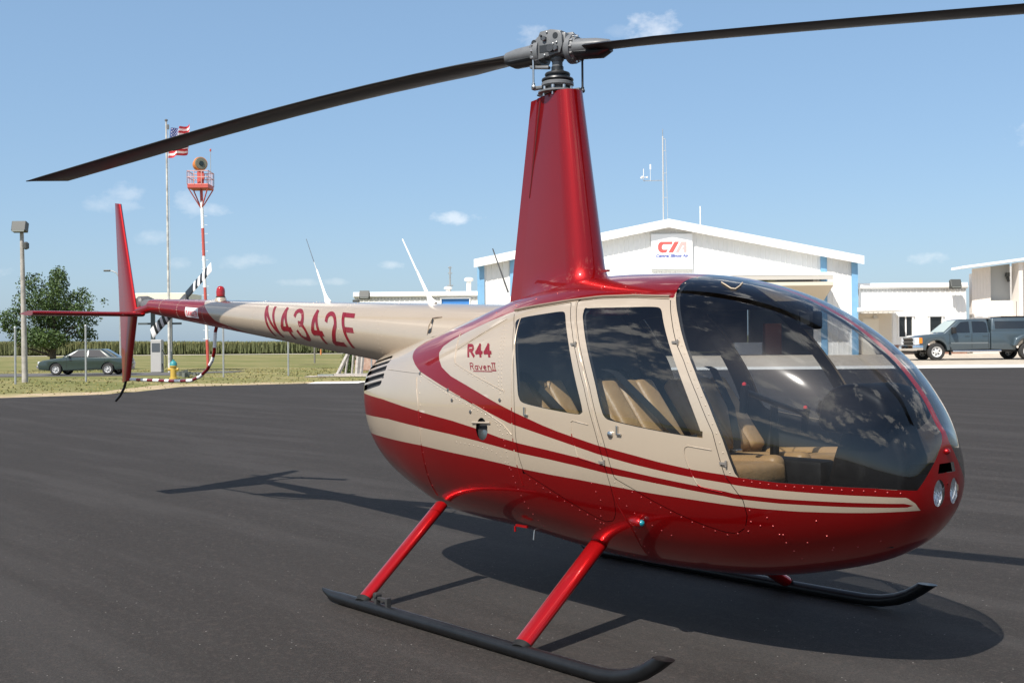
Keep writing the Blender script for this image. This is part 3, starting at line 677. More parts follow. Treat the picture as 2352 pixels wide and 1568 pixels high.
# curved street light
l, bp = ground_at(277, 92); h = zt_at(622, 272, 92, bp[2]); t = thing('street_light', 'slim street light with curved arm seen beside the tail fin', 'street light', bp, RZ)
MB().tube([(0, 0, 0), (0, 0, h-1.0), (-.08, 0, h-.5), (-.3, 0, h-.15), (-.65, 0, h), (-.9, 0, h+.02)], [.10, .07, .06, .055, .05, .05], 10).build('pole', M_GREY, t, 40)
MB().box((-1.05, 0, h+.02), (.55, .22, .14)).build('lamp_head', M_DKGREY, t, bevel=.04)
# fuel canopy, pump, hydrant behind the tail
DC = 70.0
l0, _ = LZ(306, 690, DC); l1, _ = LZ(436, 690, DC); zt2 = LZ(370, 674, DC)[1]; g = float(gz((l0+l1)/2, DC)); t = thing('fuel_canopy', 'cream flat canopy over the fuel pump behind the tail', 'canopy', LD((l0+l1)/2, DC, g), RZ)
w2 = (l1-l0)/2; hz = zt2-g
MB().box((0, 1.0, hz-.22), (2*w2, 3.4, .44)).build('canopy_roof', mat('cream_fascia', (.72, .66, .52), .6), t, bevel=.03)
for px in (306+38, 384): MB().box((LZ(px, 700, DC)[0]-(l0+l1)/2, .6, (hz-.4)/2), (.22, .22, hz-.4)).build('post', mat('canopy_post_dark', (.06, .075, .08), .6), t)
MB().box((-.3, .6, hz-1.85), (2*w2-.8, .10, .12)).build('cross_beam', MATS['canopy_post_dark'], t)
l, bp = ground_at(361, 66); t = thing('fuel_pump', 'pale fuel pump cabinet under the cream canopy', 'fuel pump', bp, RZ)
MB().box((0, 0, .95), (.62, .5, 1.9)).build('cabinet', mat('pump_white', (.40, .39, .37), .5), t, bevel=.03)
MB().box((0, -.26, 1.45), (.46, .03, .5)).build('display', mat('pump_display', (.08, .09, .10), .2), t)
q = MB(); q.tube([(.33, -.1, 1.3), (.55, -.12, .9), (.55, -.12, .3), (.38, -.1, .15), (.34, -.1, .5)], .025, 8); q.build('hose', mat('black_rubber', (.015, .015, .015), .6), t, 50)
l, bp = ground_at(398, 52); t = thing('fire_hydrant', 'yellow fire hydrant with teal cap near the tail guard', 'hydrant', bp, RZ)
M_HY = mat('hydrant_yellow', (.45, .30, .05), .5); MB().lathe([(.20, 0), (.20, .06), (.14, .08), (.13, .55), (.17, .57), (.17, .62)], seg=16).build('barrel', M_HY, t, 40)
MB().lathe([(.17, .62), (.16, .74), (.10, .82), (.05, .84), (.05, .9), (0, .9)], seg=16).build('bonnet', mat('hydrant_teal', (.03, .22, .24), .45), t, 40)
for sx in (-1, 1): MB().cyl((sx*.1, 0, .45), (sx*.24, 0, .45), .075, 12).build('nozzle', M_HY, t, 40)
for k, (px, D, s) in enumerate(((420, 55, .42), (436, 56, .32), (452, 57, .26))):
    l, bp = ground_at(px, D); q = MB(); rnd = random.Random(k)
    for i in range(7): q.box((rnd.uniform(-s, s)*.6, rnd.uniform(-s, s)*.6, s*rnd.uniform(.15, .55)), (s*.5, s*.45, s*rnd.uniform(.25, .6)), rot=Matrix.Rotation(rnd.uniform(0, 3), 3, 'Z'))
    o = q.build('valve_box', mat('valve_dark', (.12, .13, .11), .7), None); o.location = bp; tag(o, ('larger dark valve housing next to the yellow hydrant', 'middle sized dark valve housing right of the yellow hydrant', 'smallest dark valve housing farthest from the yellow hydrant')[k], 'valve')
# wooden ramp rails and shrub under the boom
l, bp = ground_at(822, 55.5); t = thing('timber_ramp', 'weathered grey timber ramp rails leaning beside brick wall', 'ramp', bp, RZ); M_WD = mat('weathered_timber', (.42, .39, .36), .8, var=.3, vscale=6)
for (xa, za, xb, zb, r) in ((-1.0, .05, -.25, 1.55, .10), (-.62, .05, -.42, 1.5, .05), (-.30, .05, -.2, 1.5, .05), (-.05, .05, .1, 1.6, .12), (.15, .05, .3, 1.6, .08)):
    MB().tube([(xa, 0, za), (xb, .1, zb)], r, 4).build('timber', M_WD, t)
MB().box((-.3, 0, .05), (1.7, .5, .10)).build('timber_base', M_WD, t)
MB().box((-1.55, -.2, .04), (.75, .35, .06)).build('grey_plate', mat('plate_grey', (.22, .25, .25), .5), t)
# ---------------------------------------------------------------- vehicles in the background
def arch(cx, cz, r, a0=180, a1=0, n=12):
    return [(cx+r*math.cos(math.radians(a0+(a1-a0)*i/n)), cz+r*math.sin(math.radians(a0+(a1-a0)*i/n))) for i in range(n+1)]
def wheel(parent, x, y, r, wdt, rim_col, side):
    tm = mat('tyre_rubber', (.025, .024, .023), .8); rm = rim_col
    w_ = MB().lathe([(r*.62, -wdt/2), (r*.93, -wdt/2), (r, -wdt*.36), (r, wdt*.36), (r*.93, wdt/2), (r*.62, wdt/2)], (x, y, r), 28, axis='y', cap=False).build('tyre', tm, parent, 40)
    q = MB(); q.lathe([(r*.63, wdt*.30), (r*.63, wdt*.48), (r*.56, wdt*.46), (r*.50, wdt*.25), (r*.22, wdt*.28), (r*.16, wdt*.5), (0, wdt*.52)], (x, y, r), 28, axis='y') if side > 0 else q.lathe([(r*.63, -wdt*.30), (r*.63, -wdt*.48), (r*.56, -wdt*.46), (r*.50, -wdt*.25), (r*.22, -wdt*.28), (r*.16, -wdt*.5), (0, -wdt*.52)], (x, y, r), 28, axis='y')
    rim = q.build('rim', rm, w_, 35)
    q = MB()
    for k in range(6):
        a = k*math.pi/3+.2; q.lathe([(0, 0), (r*.095, 0), (r*.095, .03), (0, .03)], (x+math.sin(a)*r*.37, y+side*wdt*.27-.015, r+math.cos(a)*r*.37), 8, axis='y')
    q.build('rim_holes', mat('rim_hole_dark', (.02, .02, .02), .7), w_)['kind'] = 'stuff'
    return w_
def cabin(t, base, top, zb, zt, yb, yt, body, name='cab'):
    """greenhouse: (front, rear) x at base and at top, half widths at base and top"""
    vs = [(base[0], -yb, zb), (base[1], -yb, zb), (base[1], yb, zb), (base[0], yb, zb), (top[0], -yt, zt), (top[1], -yt, zt), (top[1], yt, zt), (top[0], yt, zt)]
    q = MB(); q.add(vs, [(0, 1, 2, 3), (4, 7, 6, 5), (0, 4, 5, 1), (1, 5, 6, 2), (2, 6, 7, 3), (3, 7, 4, 0)])
    o = q.build(name, body, t, 30, bevel=.07, bseg=3)
    return o
def side_pane(t, pts, zb, zt, yb, yt, mt, name='window', off=.012, sides=(-1, 1)):
    out = []
    for s in sides:
        f = lambda z: s*(yb+(yt-yb)*(z-zb)/(zt-zb)+off)
        n = len(pts); vs = [(p[0], f(p[1]), p[1]) for p in pts]+[(p[0], f(p[1])-s*.03, p[1]) for p in pts]
        q = MB(); q.add(vs, [tuple(range(n)), tuple(range(2*n-1, n-1, -1))]+[(i, (i+1) % n, (i+1) % n+n, i+n) for i in range(n)]); out.append(q.build(name, mt, t))
    return out
M_CARGL = mat('car_glass', (.014, .017, .020), .04, spec=.8)
M_CHROME = mat('chrome', (.75, .75, .76), .12, metal=1.0); M_BLK = mat('black_plastic', (.014, .014, .015), .5)
M_RUB = mat('black_rubber', (.015, .015, .015), .6)

# ---- grey pickup with topper
DP = 53.2
l, _ = LZ(2103, 800, DP); g = float(gz(l+3, DP+1)); tr = thing('pickup_truck', 'slate grey four-door pickup with matching topper parked before white annex', 'pickup truck', LD(l, DP+1.0, g), RZ)
M_TP = mat('slate_grey_paint', (.058, .083, .100), .38, metal=.35, coat=1.0, coat_rough=.05)
body = [(.06, .52), (.03, .95), (.10, 1.10), (.35, 1.19), (1.40, 1.27), (3.54, 1.29), (3.54, .50), (1.62, .46)]+arch(1.0, .44, .50, 0, 180, 12)+[(.40, .50)]
MB().prism(body, -.99, .99, 'xz').build('body', M_TP, tr, 30, bevel=.045, bseg=3)
bed = [(3.575, .50), (3.575, 1.36), (6.55, 1.36), (6.58, .62), (5.80, .55)]+arch(5.24, .46, .52, 0, 180, 12)
MB().prism(bed, -.985, .985, 'xz').build('bed', M_TP, tr, 30, bevel=.04, bseg=3)
for s in (-1, 1):
    q = MB(); q.prism([(4.50, .62), (4.62, 1.02), (4.95, 1.19), (5.5, 1.19), (5.86, 1.02), (5.98, .62)]+arch(5.24, .46, .54, 17, 163, 12), s*.90, s*1.21, 'xz'); q.build('rear_fender', M_TP, tr, 35, bevel=.09, bseg=4)
cabin(tr, (1.30, 3.53), (2.12, 3.47), 1.24, 1.93, .95, .76, M_TP)
side_pane(tr, [(1.68, 1.30), (2.20, 1.79), (2.58, 1.82), (2.58, 1.30)], 1.24, 1.93, .95, .76, M_CARGL)
side_pane(tr, [(2.72, 1.30), (2.72, 1.82), (3.28, 1.82), (3.40, 1.72), (3.42, 1.30)], 1.24, 1.93, .95, .76, M_CARGL)
q = MB(); q.add([(1.40, -.86, 1.31), (1.40, .86, 1.31), (2.03, .72, 1.85), (2.03, -.72, 1.85)], [(0, 1, 2, 3)]); ws = q.build('windscreen', mat('pale_windscreen', (.36, .42, .38), .05, spec=.8), tr); ws.location = (-.02, 0, .018)
cabin(tr, (3.59, 6.52), (3.66, 6.36), 1.34, 1.98, .95, .82, M_TP, 'topper')
side_pane(tr, [(3.78, 1.46), (3.78, 1.82), (6.25, 1.82), (6.32, 1.46)], 1.34, 1.98, .95, .82, M_CARGL, 'topper_window')
q = MB()
for x in (4.4, 5.9): q.box((x, 0, 2.03), (.05, 1.5, .05))
for s in (-1, 1): q.box((5.1, s*.72, 2.03), (1.9, .05, .05))
q.build('roof_rack', M_BLK, tr)
q = MB(); q.box((3.4, -.2, 1.975), (.7, .6, .07)); q.box((3.35, -.2, 2.0), (.2, .3, .1)); q.build('roof_clutter', mat('clutter_grey', (.35, .33, .31), .6), tr, bevel=.01)
MB().cyl((4.9, -.7, 1.95), (4.9, -.7, 2.75), .012, 6).build('aerial', M_BLK, tr)
grl = MB(); grl.box((.035, 0, .87), (.05, 1.30, .40)); gr = grl.build('grille', M_BLK, tr)
for z in (.72, .88, 1.04): MB().box((.0, 0, z), (.06, 1.34, .055)).build('chrome_bar', M_CHROME, gr, bevel=.01)
q = MB(); q.box((-.02, 0, .58), (.22, 1.98, .26)); q.box((.16, -.96, .60), (.42, .08, .24)); q.box((.16, .96, .60), (.42, .08, .24)); q.build('front_bumper', M_CHROME, tr, 30, bevel=.03)
MB().box((.05, 0, .40), (.20, 1.7, .12)).build('lower_valance', M_BLK, tr, bevel=.02)
for s in (-1, 1):
    q = MB(); q.box((.10, s*.83, .90), (.20, .34, .34)); hl = q.build('headlight', mat('headlight_clear', (.62, .64, .66), .12, spec=.8), tr, 30, bevel=.03)
    MB().box((.245, s*.985, .93), (.16, .05, .26)).build('turn_signal', mat('amber_lens', (.75, .22, .02), .25), hl, bevel=.01)
    q = MB(); q.box((1.74, s*1.16, 1.40), (.18, .26, .30)); q.box((1.78, s*.98, 1.30), (.1, .2, .06)); q.build('wing_mirror', M_BLK, tr, 30, bevel=.03)
    for x0 in (2.55, 3.40): MB().box((x0-.12, s*1.0, 1.14), (.22, .03, .05)).build('door_handle', M_TP, tr, bevel=.01)
    for xg in (1.62, 2.66, 3.45): MB().box((xg, s*.992, .90), (.014, .008, .66)).build('door_gap', M_BLK, tr)
    MB().cyl((1.72, s*1.04, .42), (4.0, s*1.04, .42), .05, 10).build('running_board', M_CHROME, tr, 40)
    MB().box((2.55, s*.996, .80), (1.75, .012, .075)).build('side_moulding', mat('moulding_grey', (.12, .14, .15), .45), tr)
    MB().box((5.98, s*1.19, .80), (.12, .03, .05)).build('marker_light', mat('marker_red', (.6, .05, .03), .3), tr)
    wheel(tr, 1.0, s*.86, .40, .26, mat('wheel_steel_bright', (.66, .65, .63), .35, metal=.2), s)
    wheel(tr, 5.24, s*1.0, .40, .30, MATS['wheel_steel_bright'], s)
    MB().box((1.66, s*.90, .42), (.03, .26, .36)).build('mud_flap', M_BLK, tr)
MB().box((3.3, 0, .46), (4.8, 1.5, .16)).build('chassis', M_BLK, tr)

# ---- dark sedan beyond the fence
DS = 61.0
l, _ = LZ(86, 830, DS); g = float(gz(l+2.3, DS)); sd = thing('sedan', 'dark green sedan parked under the tree beyond the fence', 'car', LD(l, DS+.9, g), RZ)
M_SD = mat('dark_green_paint', (.018, .034, .032), .3, coat=1.0, coat_rough=.05)
sb = [(.03, .30), (.0, .55), (.06, .70), (.25, .80), (1.3, .94), (3.9, .96), (4.6, .90), (4.72, .62), (4.66, .30), (4.16, .27)]+arch(3.78, .31, .36, 0, 180, 10)+[(1.33, .24)]+arch(.97, .31, .36, 0, 180, 10)+[(.6, .27)]
MB().prism(sb, -.88, .88, 'xz').build('body', M_SD, sd, 30, bevel=.05, bseg=3)
cabin(sd, (1.25, 4.05), (2.05, 3.35), .93, 1.40, .84, .62, M_SD)
side_pane(sd, [(1.62, .98), (2.12, 1.33), (2.62, 1.34), (2.62, .98)], .93, 1.40, .84, .62, M_CARGL)
side_pane(sd, [(2.70, .98), (2.70, 1.34), (3.28, 1.33), (3.72, .98)], .93, 1.40, .84, .62, M_CARGL)
q = MB(); q.add([(1.34, -.76, .97), (1.34, .76, .97), (1.99, .58, 1.35), (1.99, -.58, 1.35)], [(0, 1, 2, 3)]); o = q.build('windscreen', M_CARGL, sd); o.location = (-.03, 0, .025)
for s in (-1, 1):
    wheel(sd, .97, s*.80, .31, .20, mat('hubcap_silver', (.5, .5, .5), .35, metal=.2), s); wheel(sd, 3.78, s*.80, .31, .20, MATS['hubcap_silver'], s)
    MB().box((.05, s*.66, .66), (.14, .36, .14)).build('headlight', MATS['headlight_clear'], sd, bevel=.02)
    MB().box((1.7, s*.95, 1.0), (.12, .16, .12)).build('wing_mirror', M_SD, sd, bevel=.02)
    for xg in (1.55, 2.66, 3.62): MB().box((xg, s*.883, .62), (.012, .006, .56)).build('door_gap', M_BLK, sd)
MB().box((-.02, 0, .45), (.14, 1.7, .16)).build('bumper', mat('bumper_grey', (.2, .2, .2), .4), sd, bevel=.03)

# ---------------------------------------------------------------- vegetation
def leaf_mat(name, c1, c2):
    m = mat(name, c1, .55, col2=c2, vscale=1.3, spec=.3)
    return m
M_LEAF = leaf_mat('tree_leaves', (.035, .065, .018), (.075, .115, .030)); M_BARK = mat('bark', (.09, .07, .05), .9, var=.4, vscale=5, bump=.5, bscale=12)
def leaf_cloud(blobs, n, size, seed, shell=.55):
    rnd = np.random.default_rng(seed); V = []; F = []
    vol = np.array([b[3]*b[4]*b[5] for b in blobs]); vol = vol/vol.sum()
    pick = rnd.choice(len(blobs), n, p=vol)
    d = rnd.normal(size=(n, 3)); d /= np.linalg.norm(d, axis=1, keepdims=True); rr = rnd.uniform(shell**3, 1.12, n)**(1/3.)
    B = np.array(blobs)[pick]; P = B[:, :3]+d*rr[:, None]*B[:, 3:6]+rnd.normal(size=(n, 3))*.06
    nn = d+rnd.normal(size=(n, 3))*.9; nn /= np.linalg.norm(nn, axis=1, keepdims=True)
    a = np.cross(nn, rnd.normal(size=(n, 3))); a /= np.linalg.norm(a, axis=1, keepdims=True); b = np.cross(nn, a); s = size*rnd.uniform(.6, 1.4, n)[:, None]
    Q = np.stack([P-a*s, P+b*s*.55, P+a*s, P-b*s*.55], 1).reshape(-1, 3)
    return [tuple(q) for q in Q], [(4*i, 4*i+1, 4*i+2, 4*i+3) for i in range(n)]
l, bp = ground_at(120, 74); tree = thing('leafy_tree', 'broad leafy green tree standing behind the dark sedan', 'tree', bp, RZ)
rnd = random.Random(5); k = 74/FL; g0 = bp[2]
def tl(px, py): return (px-120)*k, LZ(px, py, 74)[1]-g0
bl = []
for (px, py, rw, rh) in [(118, 650, 20, 42), (100, 665, 18, 40), (150, 655, 22, 44), (165, 690, 24, 30), (72, 670, 16, 50), (60, 650, 12, 30), (30, 700, 18, 30), (45, 735, 26, 34), (95, 720, 34, 44), (140, 725, 38, 40), (190, 725, 26, 24), (205, 705, 18, 14), (216, 690, 10, 12), (20, 750, 16, 24), (75, 775, 40, 26), (130, 775, 44, 26), (175, 765, 28, 22), (196, 755, 14, 16), (182, 668, 14, 18), (110, 690, 30, 30)]:
    x, z = tl(px, py)
    for j in range(2): bl.append((x+rnd.uniform(-.3, .3), rnd.uniform(-1.5, 1.5), z+rnd.uniform(-.15, .15), rw*k*.92, rw*k*1.1, rh*k*.85))
v, f = leaf_cloud(bl, 15000, .085, 3); MB().add(v, f).build('crown', M_LEAF, tree, recalc=False)
q = MB(); q.tube([(0, 0, 0), (.05, 0, .9), (-.05, .1, 1.8), (.1, .1, 3.0), (.2, 0, 4.4)], [.24, .20, .16, .11, .05], 10)
for (x, z, zz) in ((-1.9, 2.2, 1.1), (1.7, 2.6, 1.2), (-1.0, 4.2, 1.7), (1.1, 4.4, 1.9), (-2.6, 1.6, .9), (2.2, 3.2, 1.6)): q.tube([(0, .05, zz), (x*.5, rnd.uniform(-.5, .5), (z+zz)*.55), (x, rnd.uniform(-.9, .9), z)], [.10, .06, .02], 7)
q.build('trunk', M_BARK, tree, 60)
l, bp = ground_at(800, 58); sh = thing('shrub', 'dark green shrub growing beside the timber ramp', 'shrub', bp, RZ)
v, f = leaf_cloud([(0, 0, .75, .30, .35, .75), (.12, .1, 1.0, .25, .3, .55), (-.1, .1, .4, .3, .3, .4)], 1500, .05, 9); MB().add(v, f).build('foliage', leaf_mat('shrub_leaves', (.05, .085, .02), (.09, .12, .04)), sh, recalc=False)
MB().tube([(0, 0, 0), (.03, 0, .5), (.05, .02, 1.0)], [.03, .02, .01], 6).build('stem', M_BARK, sh)

# cornfield: standing rows as one mass beyond the gravel road
rg = np.random.default_rng(11); V = []; F = []; FM = []
n = 110000; L0, L1 = -190.0, 60.0
Lc = rg.uniform(L0, L1, n); Dc = 200+np.abs(rg.normal(0, 1, n))*3.5; hh = 2.25+.22*np.sin(Lc*.05)+rg.normal(0, .10, n)
for i in range(n):
    p = CAMP[:2]+FH[:2]*Dc[i]+RH[:2]*Lc[i]; zb = float(.0035*min(max(Dc[i]-20, 0), 200)); a = rg.uniform(0, math.pi); wx, wy = math.cos(a)*.065, math.sin(a)*.065
    b = len(V); lean = rg.normal(0, .12); z0 = zb+rg.uniform(0, 1.3); z1 = zb+hh[i] if i % 3 else zb+hh[i]*rg.uniform(.6, .9)
    top_ = i % 4 == 0
    if top_: z0 = zb+hh[i]-rg.uniform(.1, .5)
    V += [(p[0]-wx, p[1]-wy, z0), (p[0]+wx, p[1]+wy, z0), (p[0]+lean+wx*.3, p[1]+wy*.3, z1), (p[0]+lean-wx*.5, p[1]-wy*.5, z1)]; F.append((b, b+1, b+2, b+3)); FM.append(1 if top_ else 0)
# field top behind the first rows
nl = 60
for i in range(nl):
    for j, (da, db) in enumerate(((206, 260), (260, 520), (520, 1400))):
        la, lb = -260+i*8.0, -260+(i+1)*8.0; b = len(V); za = .7+2.05; q4 = []
        for (lc, dc) in ((la, da), (lb, da), (lb, db), (la, db)):
            p = CAMP[:2]+FH[:2]*dc+RH[:2]*lc*(dc/206.0); q4.append((p[0], p[1], za-.25+.0*dc+.1*math.sin(lc*.3+dc)))
        V += q4; F.append((b, b+1, b+2, b+3)); FM.append(1)
    p0 = CAMP[:2]+FH[:2]*206+RH[:2]*la; p1 = CAMP[:2]+FH[:2]*206+RH[:2]*lb; b = len(V)
    V += [(p0[0], p0[1], .5), (p1[0], p1[1], .5), (p1[0], p1[1], 2.5), (p0[0], p0[1], 2.5)]; F.append((b, b+1, b+2, b+3)); FM.append(0)
me = bpy.data.meshes.new('corn_field'); me.from_pydata(V, [], F); me.materials.append(mat('corn_leaves', (.135, .15, .068), .6, col2=(.150, .16, .072), vscale=.09, spec=.2)); me.materials.append(mat('corn_tassels', (.22, .205, .085), .7, col2=(.20, .19, .075), vscale=.06, spec=.1)); me.polygons.foreach_set('material_index', FM)
o = new_obj('corn_field', me); o['kind'] = 'stuff'; tag(o, 'long band of standing green corn on the horizon', 'cornfield')
# rough grass tufts along the edge of the apron
V = []; F = []; rg = np.random.default_rng(4); n = 5000
for i in range(n):
    Lc = rg.uniform(-34, -4.8); Dc = rg.uniform(36, 75)
    if sdf(APRON, np.array([Lc]), np.array([Dc]))[0] > -.25: continue
    if -18 < Lc < -4 and 52.5 < Dc < 61 and rg.random() < .3 and Lc > -10: continue
    if Lc < -16.5 and 55 < Dc < 67: continue
    p = LD(Lc, Dc); h = rg.uniform(.008, .035); a = rg.uniform(0, math.pi); wx, wy = math.cos(a)*.05, math.sin(a)*.05; b = len(V); lx_, ly_ = rg.normal(0, .04, 2)
    V += [(p[0]-wx, p[1]-wy, p[2]-.03), (p[0]+wx, p[1]+wy, p[2]-.03), (p[0]+lx_, p[1]+ly_, p[2]+h)]; F.append((b, b+1, b+2))
me = bpy.data.meshes.new('grass_tufts'); me.from_pydata(V, [], F); me.materials.append(mat('tuft_green', (.17, .17, .06), .8, col2=(.27, .22, .10), vscale=.5, spec=.1))
o = new_obj('grass_tufts', me); o['kind'] = 'stuff'; tag(o, 'short mown grass and dry tufts between apron and fence', 'grass')
# ---------------------------------------------------------------- helicopter
heli = thing('helicopter', 'red and champagne helicopter with black rotor standing on skids on the apron', 'helicopter', (0, 0, 0))
M_RED = mat('metallic_red_paint', (.30, .0035, .0045), .31, metal=.62, coat=.8, coat_rough=.03, var=.06, vscale=3, spec=.08)
M_TAN = mat('champagne_paint', (.455, .37, .278), .30, metal=.30, coat=1.0, coat_rough=.03, var=.04, vscale=2)
M_STRUT = mat('strut_red_paint', (.42, .006, .008), .30, metal=.6, coat=.8, coat_rough=.03, spec=.1)
M_CANOPY = glass_mat('canopy_acrylic', (.66, .675, .69), .006, 1.49, dirt=.012, haze=.035)
M_DWIN = glass_mat('door_window_acrylic', (.66, .69, .71), .006, 1.49, dirt=.012, haze=.035)
M_LINER = mat('cabin_liner', (.022, .022, .023), .75)
M_TRIMB = mat('black_trim', (.006, .006, .0065), .5, spec=.25)
M_LEATHER = mat('tan_leather', (.46, .29, .135), .45, col2=(.40, .24, .105), vscale=9, bump=.25, bscale=55)
M_BLADE = mat('satin_black_blade', (.017, .0155, .0145), .38, var=.3, vscale=5)
M_HUBG = mat('hub_grey_paint', (.135, .14, .145), .42, var=.15, vscale=20)
M_HUBD = mat('hub_dark', (.018, .020, .022), .4); M_STEEL = mat('polished_steel', (.55, .54, .52), .28, metal=1.0)
M_SKID = mat('skid_black', (.009, .0095, .0105), .36, var=.3, vscale=12, spec=.35)

# rows: x, top z, bottom z, widest z, half width, upper exponent, lower exponent
FUS = np.array([[2.368, .85, .85, .85, 0, 2, 2], [2.358, 1.0418, .7474, .8556, .1304, 2, 2], [2.325, 1.108, .6718, .8645, .2305, 2, 2], [2.24, 1.2532, .5818, .8949, .3302, 2.0522, 2.0584], [2.09, 1.4153, .4958, .9457, .4393, 2.1093, 2.1144], [1.87, 1.5719, .4248, .9672, .519, 2.1787, 2.2194], [1.58, 1.703, .3627, .9784, .5883, 2.3378, 2.3246], [1.22, 1.7921, .333, .9992, .627, 2.4302, 2.4277], [.82, 1.8231, .3255, 1.0204, .6356, 2.5111, 2.4275], [.42, 1.8241, .3487, 1.0323, .6351, 2.4887, 2.4162], [0, 1.7659, .3869, 1.0451, .6271, 2.4694, 2.4038], [-.4, 1.6724, .3987, 1.0611, .6035, 2.3673, 2.3022], [-.78, 1.5848, .4203, 1.0828, .5546, 2.2919, 2.1961], [-1.08, 1.5146, .5005, 1.1097, .4991, 2.2356, 2.168], [-1.31, 1.4599, .5839, 1.1359, .4459, 2.2843, 2.1618], [-1.46, 1.4363, .6779, 1.1561, .385, 2.2203, 2.154], [-1.55, 1.3982, .7876, 1.155, .2739, 2.2101, 2.1625], [-1.595, 1.2971, .9358, 1.146, .1435, 2.0803, 1.9762], [-1.61, 1.13, 1.13, 1.13, 0, 2, 2]])
def catmull(Y, t):
    n = len(Y); i = np.clip(np.floor(t).astype(int), 0, n-2); f = (t-i)[:, None]
    E_ = np.concatenate([[2*Y[0]-Y[1]], Y, [2*Y[-1]-Y[-2]]]); a, b, c, d = E_[i], E_[i+1], E_[i+2], E_[i+3]
    return .5*((2*b)+(-a+c)*f+(2*a-5*b+4*c-d)*f*f+(-a+3*b-3*c+d)*f**3)
_tab = catmull(FUS, np.linspace(0, len(FUS)-1, 3000))
def fus_at(x): return [np.interp(x, _tab[::-1, 0], _tab[::-1, k]) for k in range(1, 7)]
def half_width(x, z):
    zt, zb, zm, w_, pu, pl = fus_at(x); up = z >= zm; h = np.where(up, zt-zm, zm-zb); p = np.where(up, pu, pl)
    return w_*np.clip(1-np.clip(np.abs(z-zm)/np.maximum(h, 1e-4), 0, 1)**p, 0, 1)**(1/p)
def skin(x, z, off=0.0, side=-1):
    """point on the side of the fuselage"""
    y = float(half_width(x, z)); e = .004
    nx = -(half_width(x+e, z)-half_width(x-e, z))/(2*e); nz_ = -(half_width(x, z+e)-half_width(x, z-e))/(2*e)
    n = np.array([float(nx), 1.0, float(nz_)]); n /= np.linalg.norm(n)
    p = np.array([x, y, z])+n*off; return Vector((p[0], side*p[1], p[2])), Vector((n[0], side*n[1], n[2]))
def fus_grid(dx, nth, off=0.0):
    ts = []
    for i in range(len(FUS)-1):
        n = max(4 if dx < .03 else 2, int(math.ceil(abs(FUS[i+1, 0]-FUS[i, 0])/dx))); n = max(n, {0: 20, 1: 12, 2: 8, len(FUS)-2: 10, len(FUS)-3: 6}.get(i, 1)) if dx < .03 else n; ts += list(i+np.arange(n)/n)
    ts = np.array(ts+[len(FUS)-1]); ts[0] = .06; ts[-1] = len(FUS)-1-.06
    R = catmull(FUS, ts); th = 2*np.pi*(np.arange(nth)+.5)/nth; co, si = np.cos(th), np.sin(th)
    P = np.zeros((len(ts), nth, 3))
    for k in range(len(ts)):
        x, zt, zb, zm, w_, pu, pl = R[k]; p = np.where(si >= 0, pu, pl); h = np.where(si >= 0, max(zt-zm, 1e-3), max(zm-zb, 1e-3))
        P[k, :, 0] = x; P[k, :, 1] = max(w_, 1e-3)*np.sign(co)*np.abs(co)**(2/p); P[k, :, 2] = zm+h*np.sign(si)*np.abs(si)**(2/p)
    du = np.gradient(P, axis=0); dv = np.roll(P, -1, 1)-np.roll(P, 1, 1); N = np.cross(du, dv); N /= np.linalg.norm(N, axis=2, keepdims=True)+1e-12
    C = P.mean(1, keepdims=True); sg_ = np.sign((N*(P-C)).sum(2).mean()); N *= sg_
    P = P+N*off
    V = [np.concatenate([a, b]) for a, b in zip(P.reshape(-1, 3), N.reshape(-1, 3))]; F = []
    nr = len(ts)
    for i in range(nr-1):
        for j in range(nth):
            a, b = i*nth+j, i*nth+(j+1) % nth; F.append((a, b, b+nth, a+nth))
    for row, sx in ((0, 1), (nr-1, -1)):
        c = len(V); V.append(np.concatenate([P[row].mean(0), [sx, 0, 0]]))
        for j in range(nth): F.append((c, row*nth+j, row*nth+(j+1) % nth))
    return V, F
def patch(name, V, F, mats, parent, fm=None, thick=0.0):
    """link some faces of the cut skin as a mesh with the skin's own smooth normals"""
    if not F: return None
    A = np.array(V); used = sorted({i for f in F for i in f}); mp = {u: n for n, u in enumerate(used)}
    me = bpy.data.meshes.new(name); me.from_pydata([tuple(A[u, :3]) for u in used], [], [tuple(mp[i] for i in f) for f in F])
    for m_ in (mats if isinstance(mats, (list, tuple)) else [mats]): me.materials.append(m_)
    if fm is not None: me.polygons.foreach_set('material_index', fm)
    N = A[used, 3:6]; N = N/(np.linalg.norm(N, axis=1, keepdims=True)+1e-12)
    fn = np.zeros(len(me.polygons)*3); me.polygons.foreach_get('normal', fn); fn = fn.reshape(-1, 3)
    flip = [k for k, f in enumerate(F) if fn[k] @ A[list(f), 3:6].mean(0) < 0]
    if len(flip) > len(F)/2: me.flip_normals()
    me.shade_smooth(); me.normals_split_custom_set_from_vertices([tuple(n) for n in N]); me.update()
    return new_obj(name, me, parent)

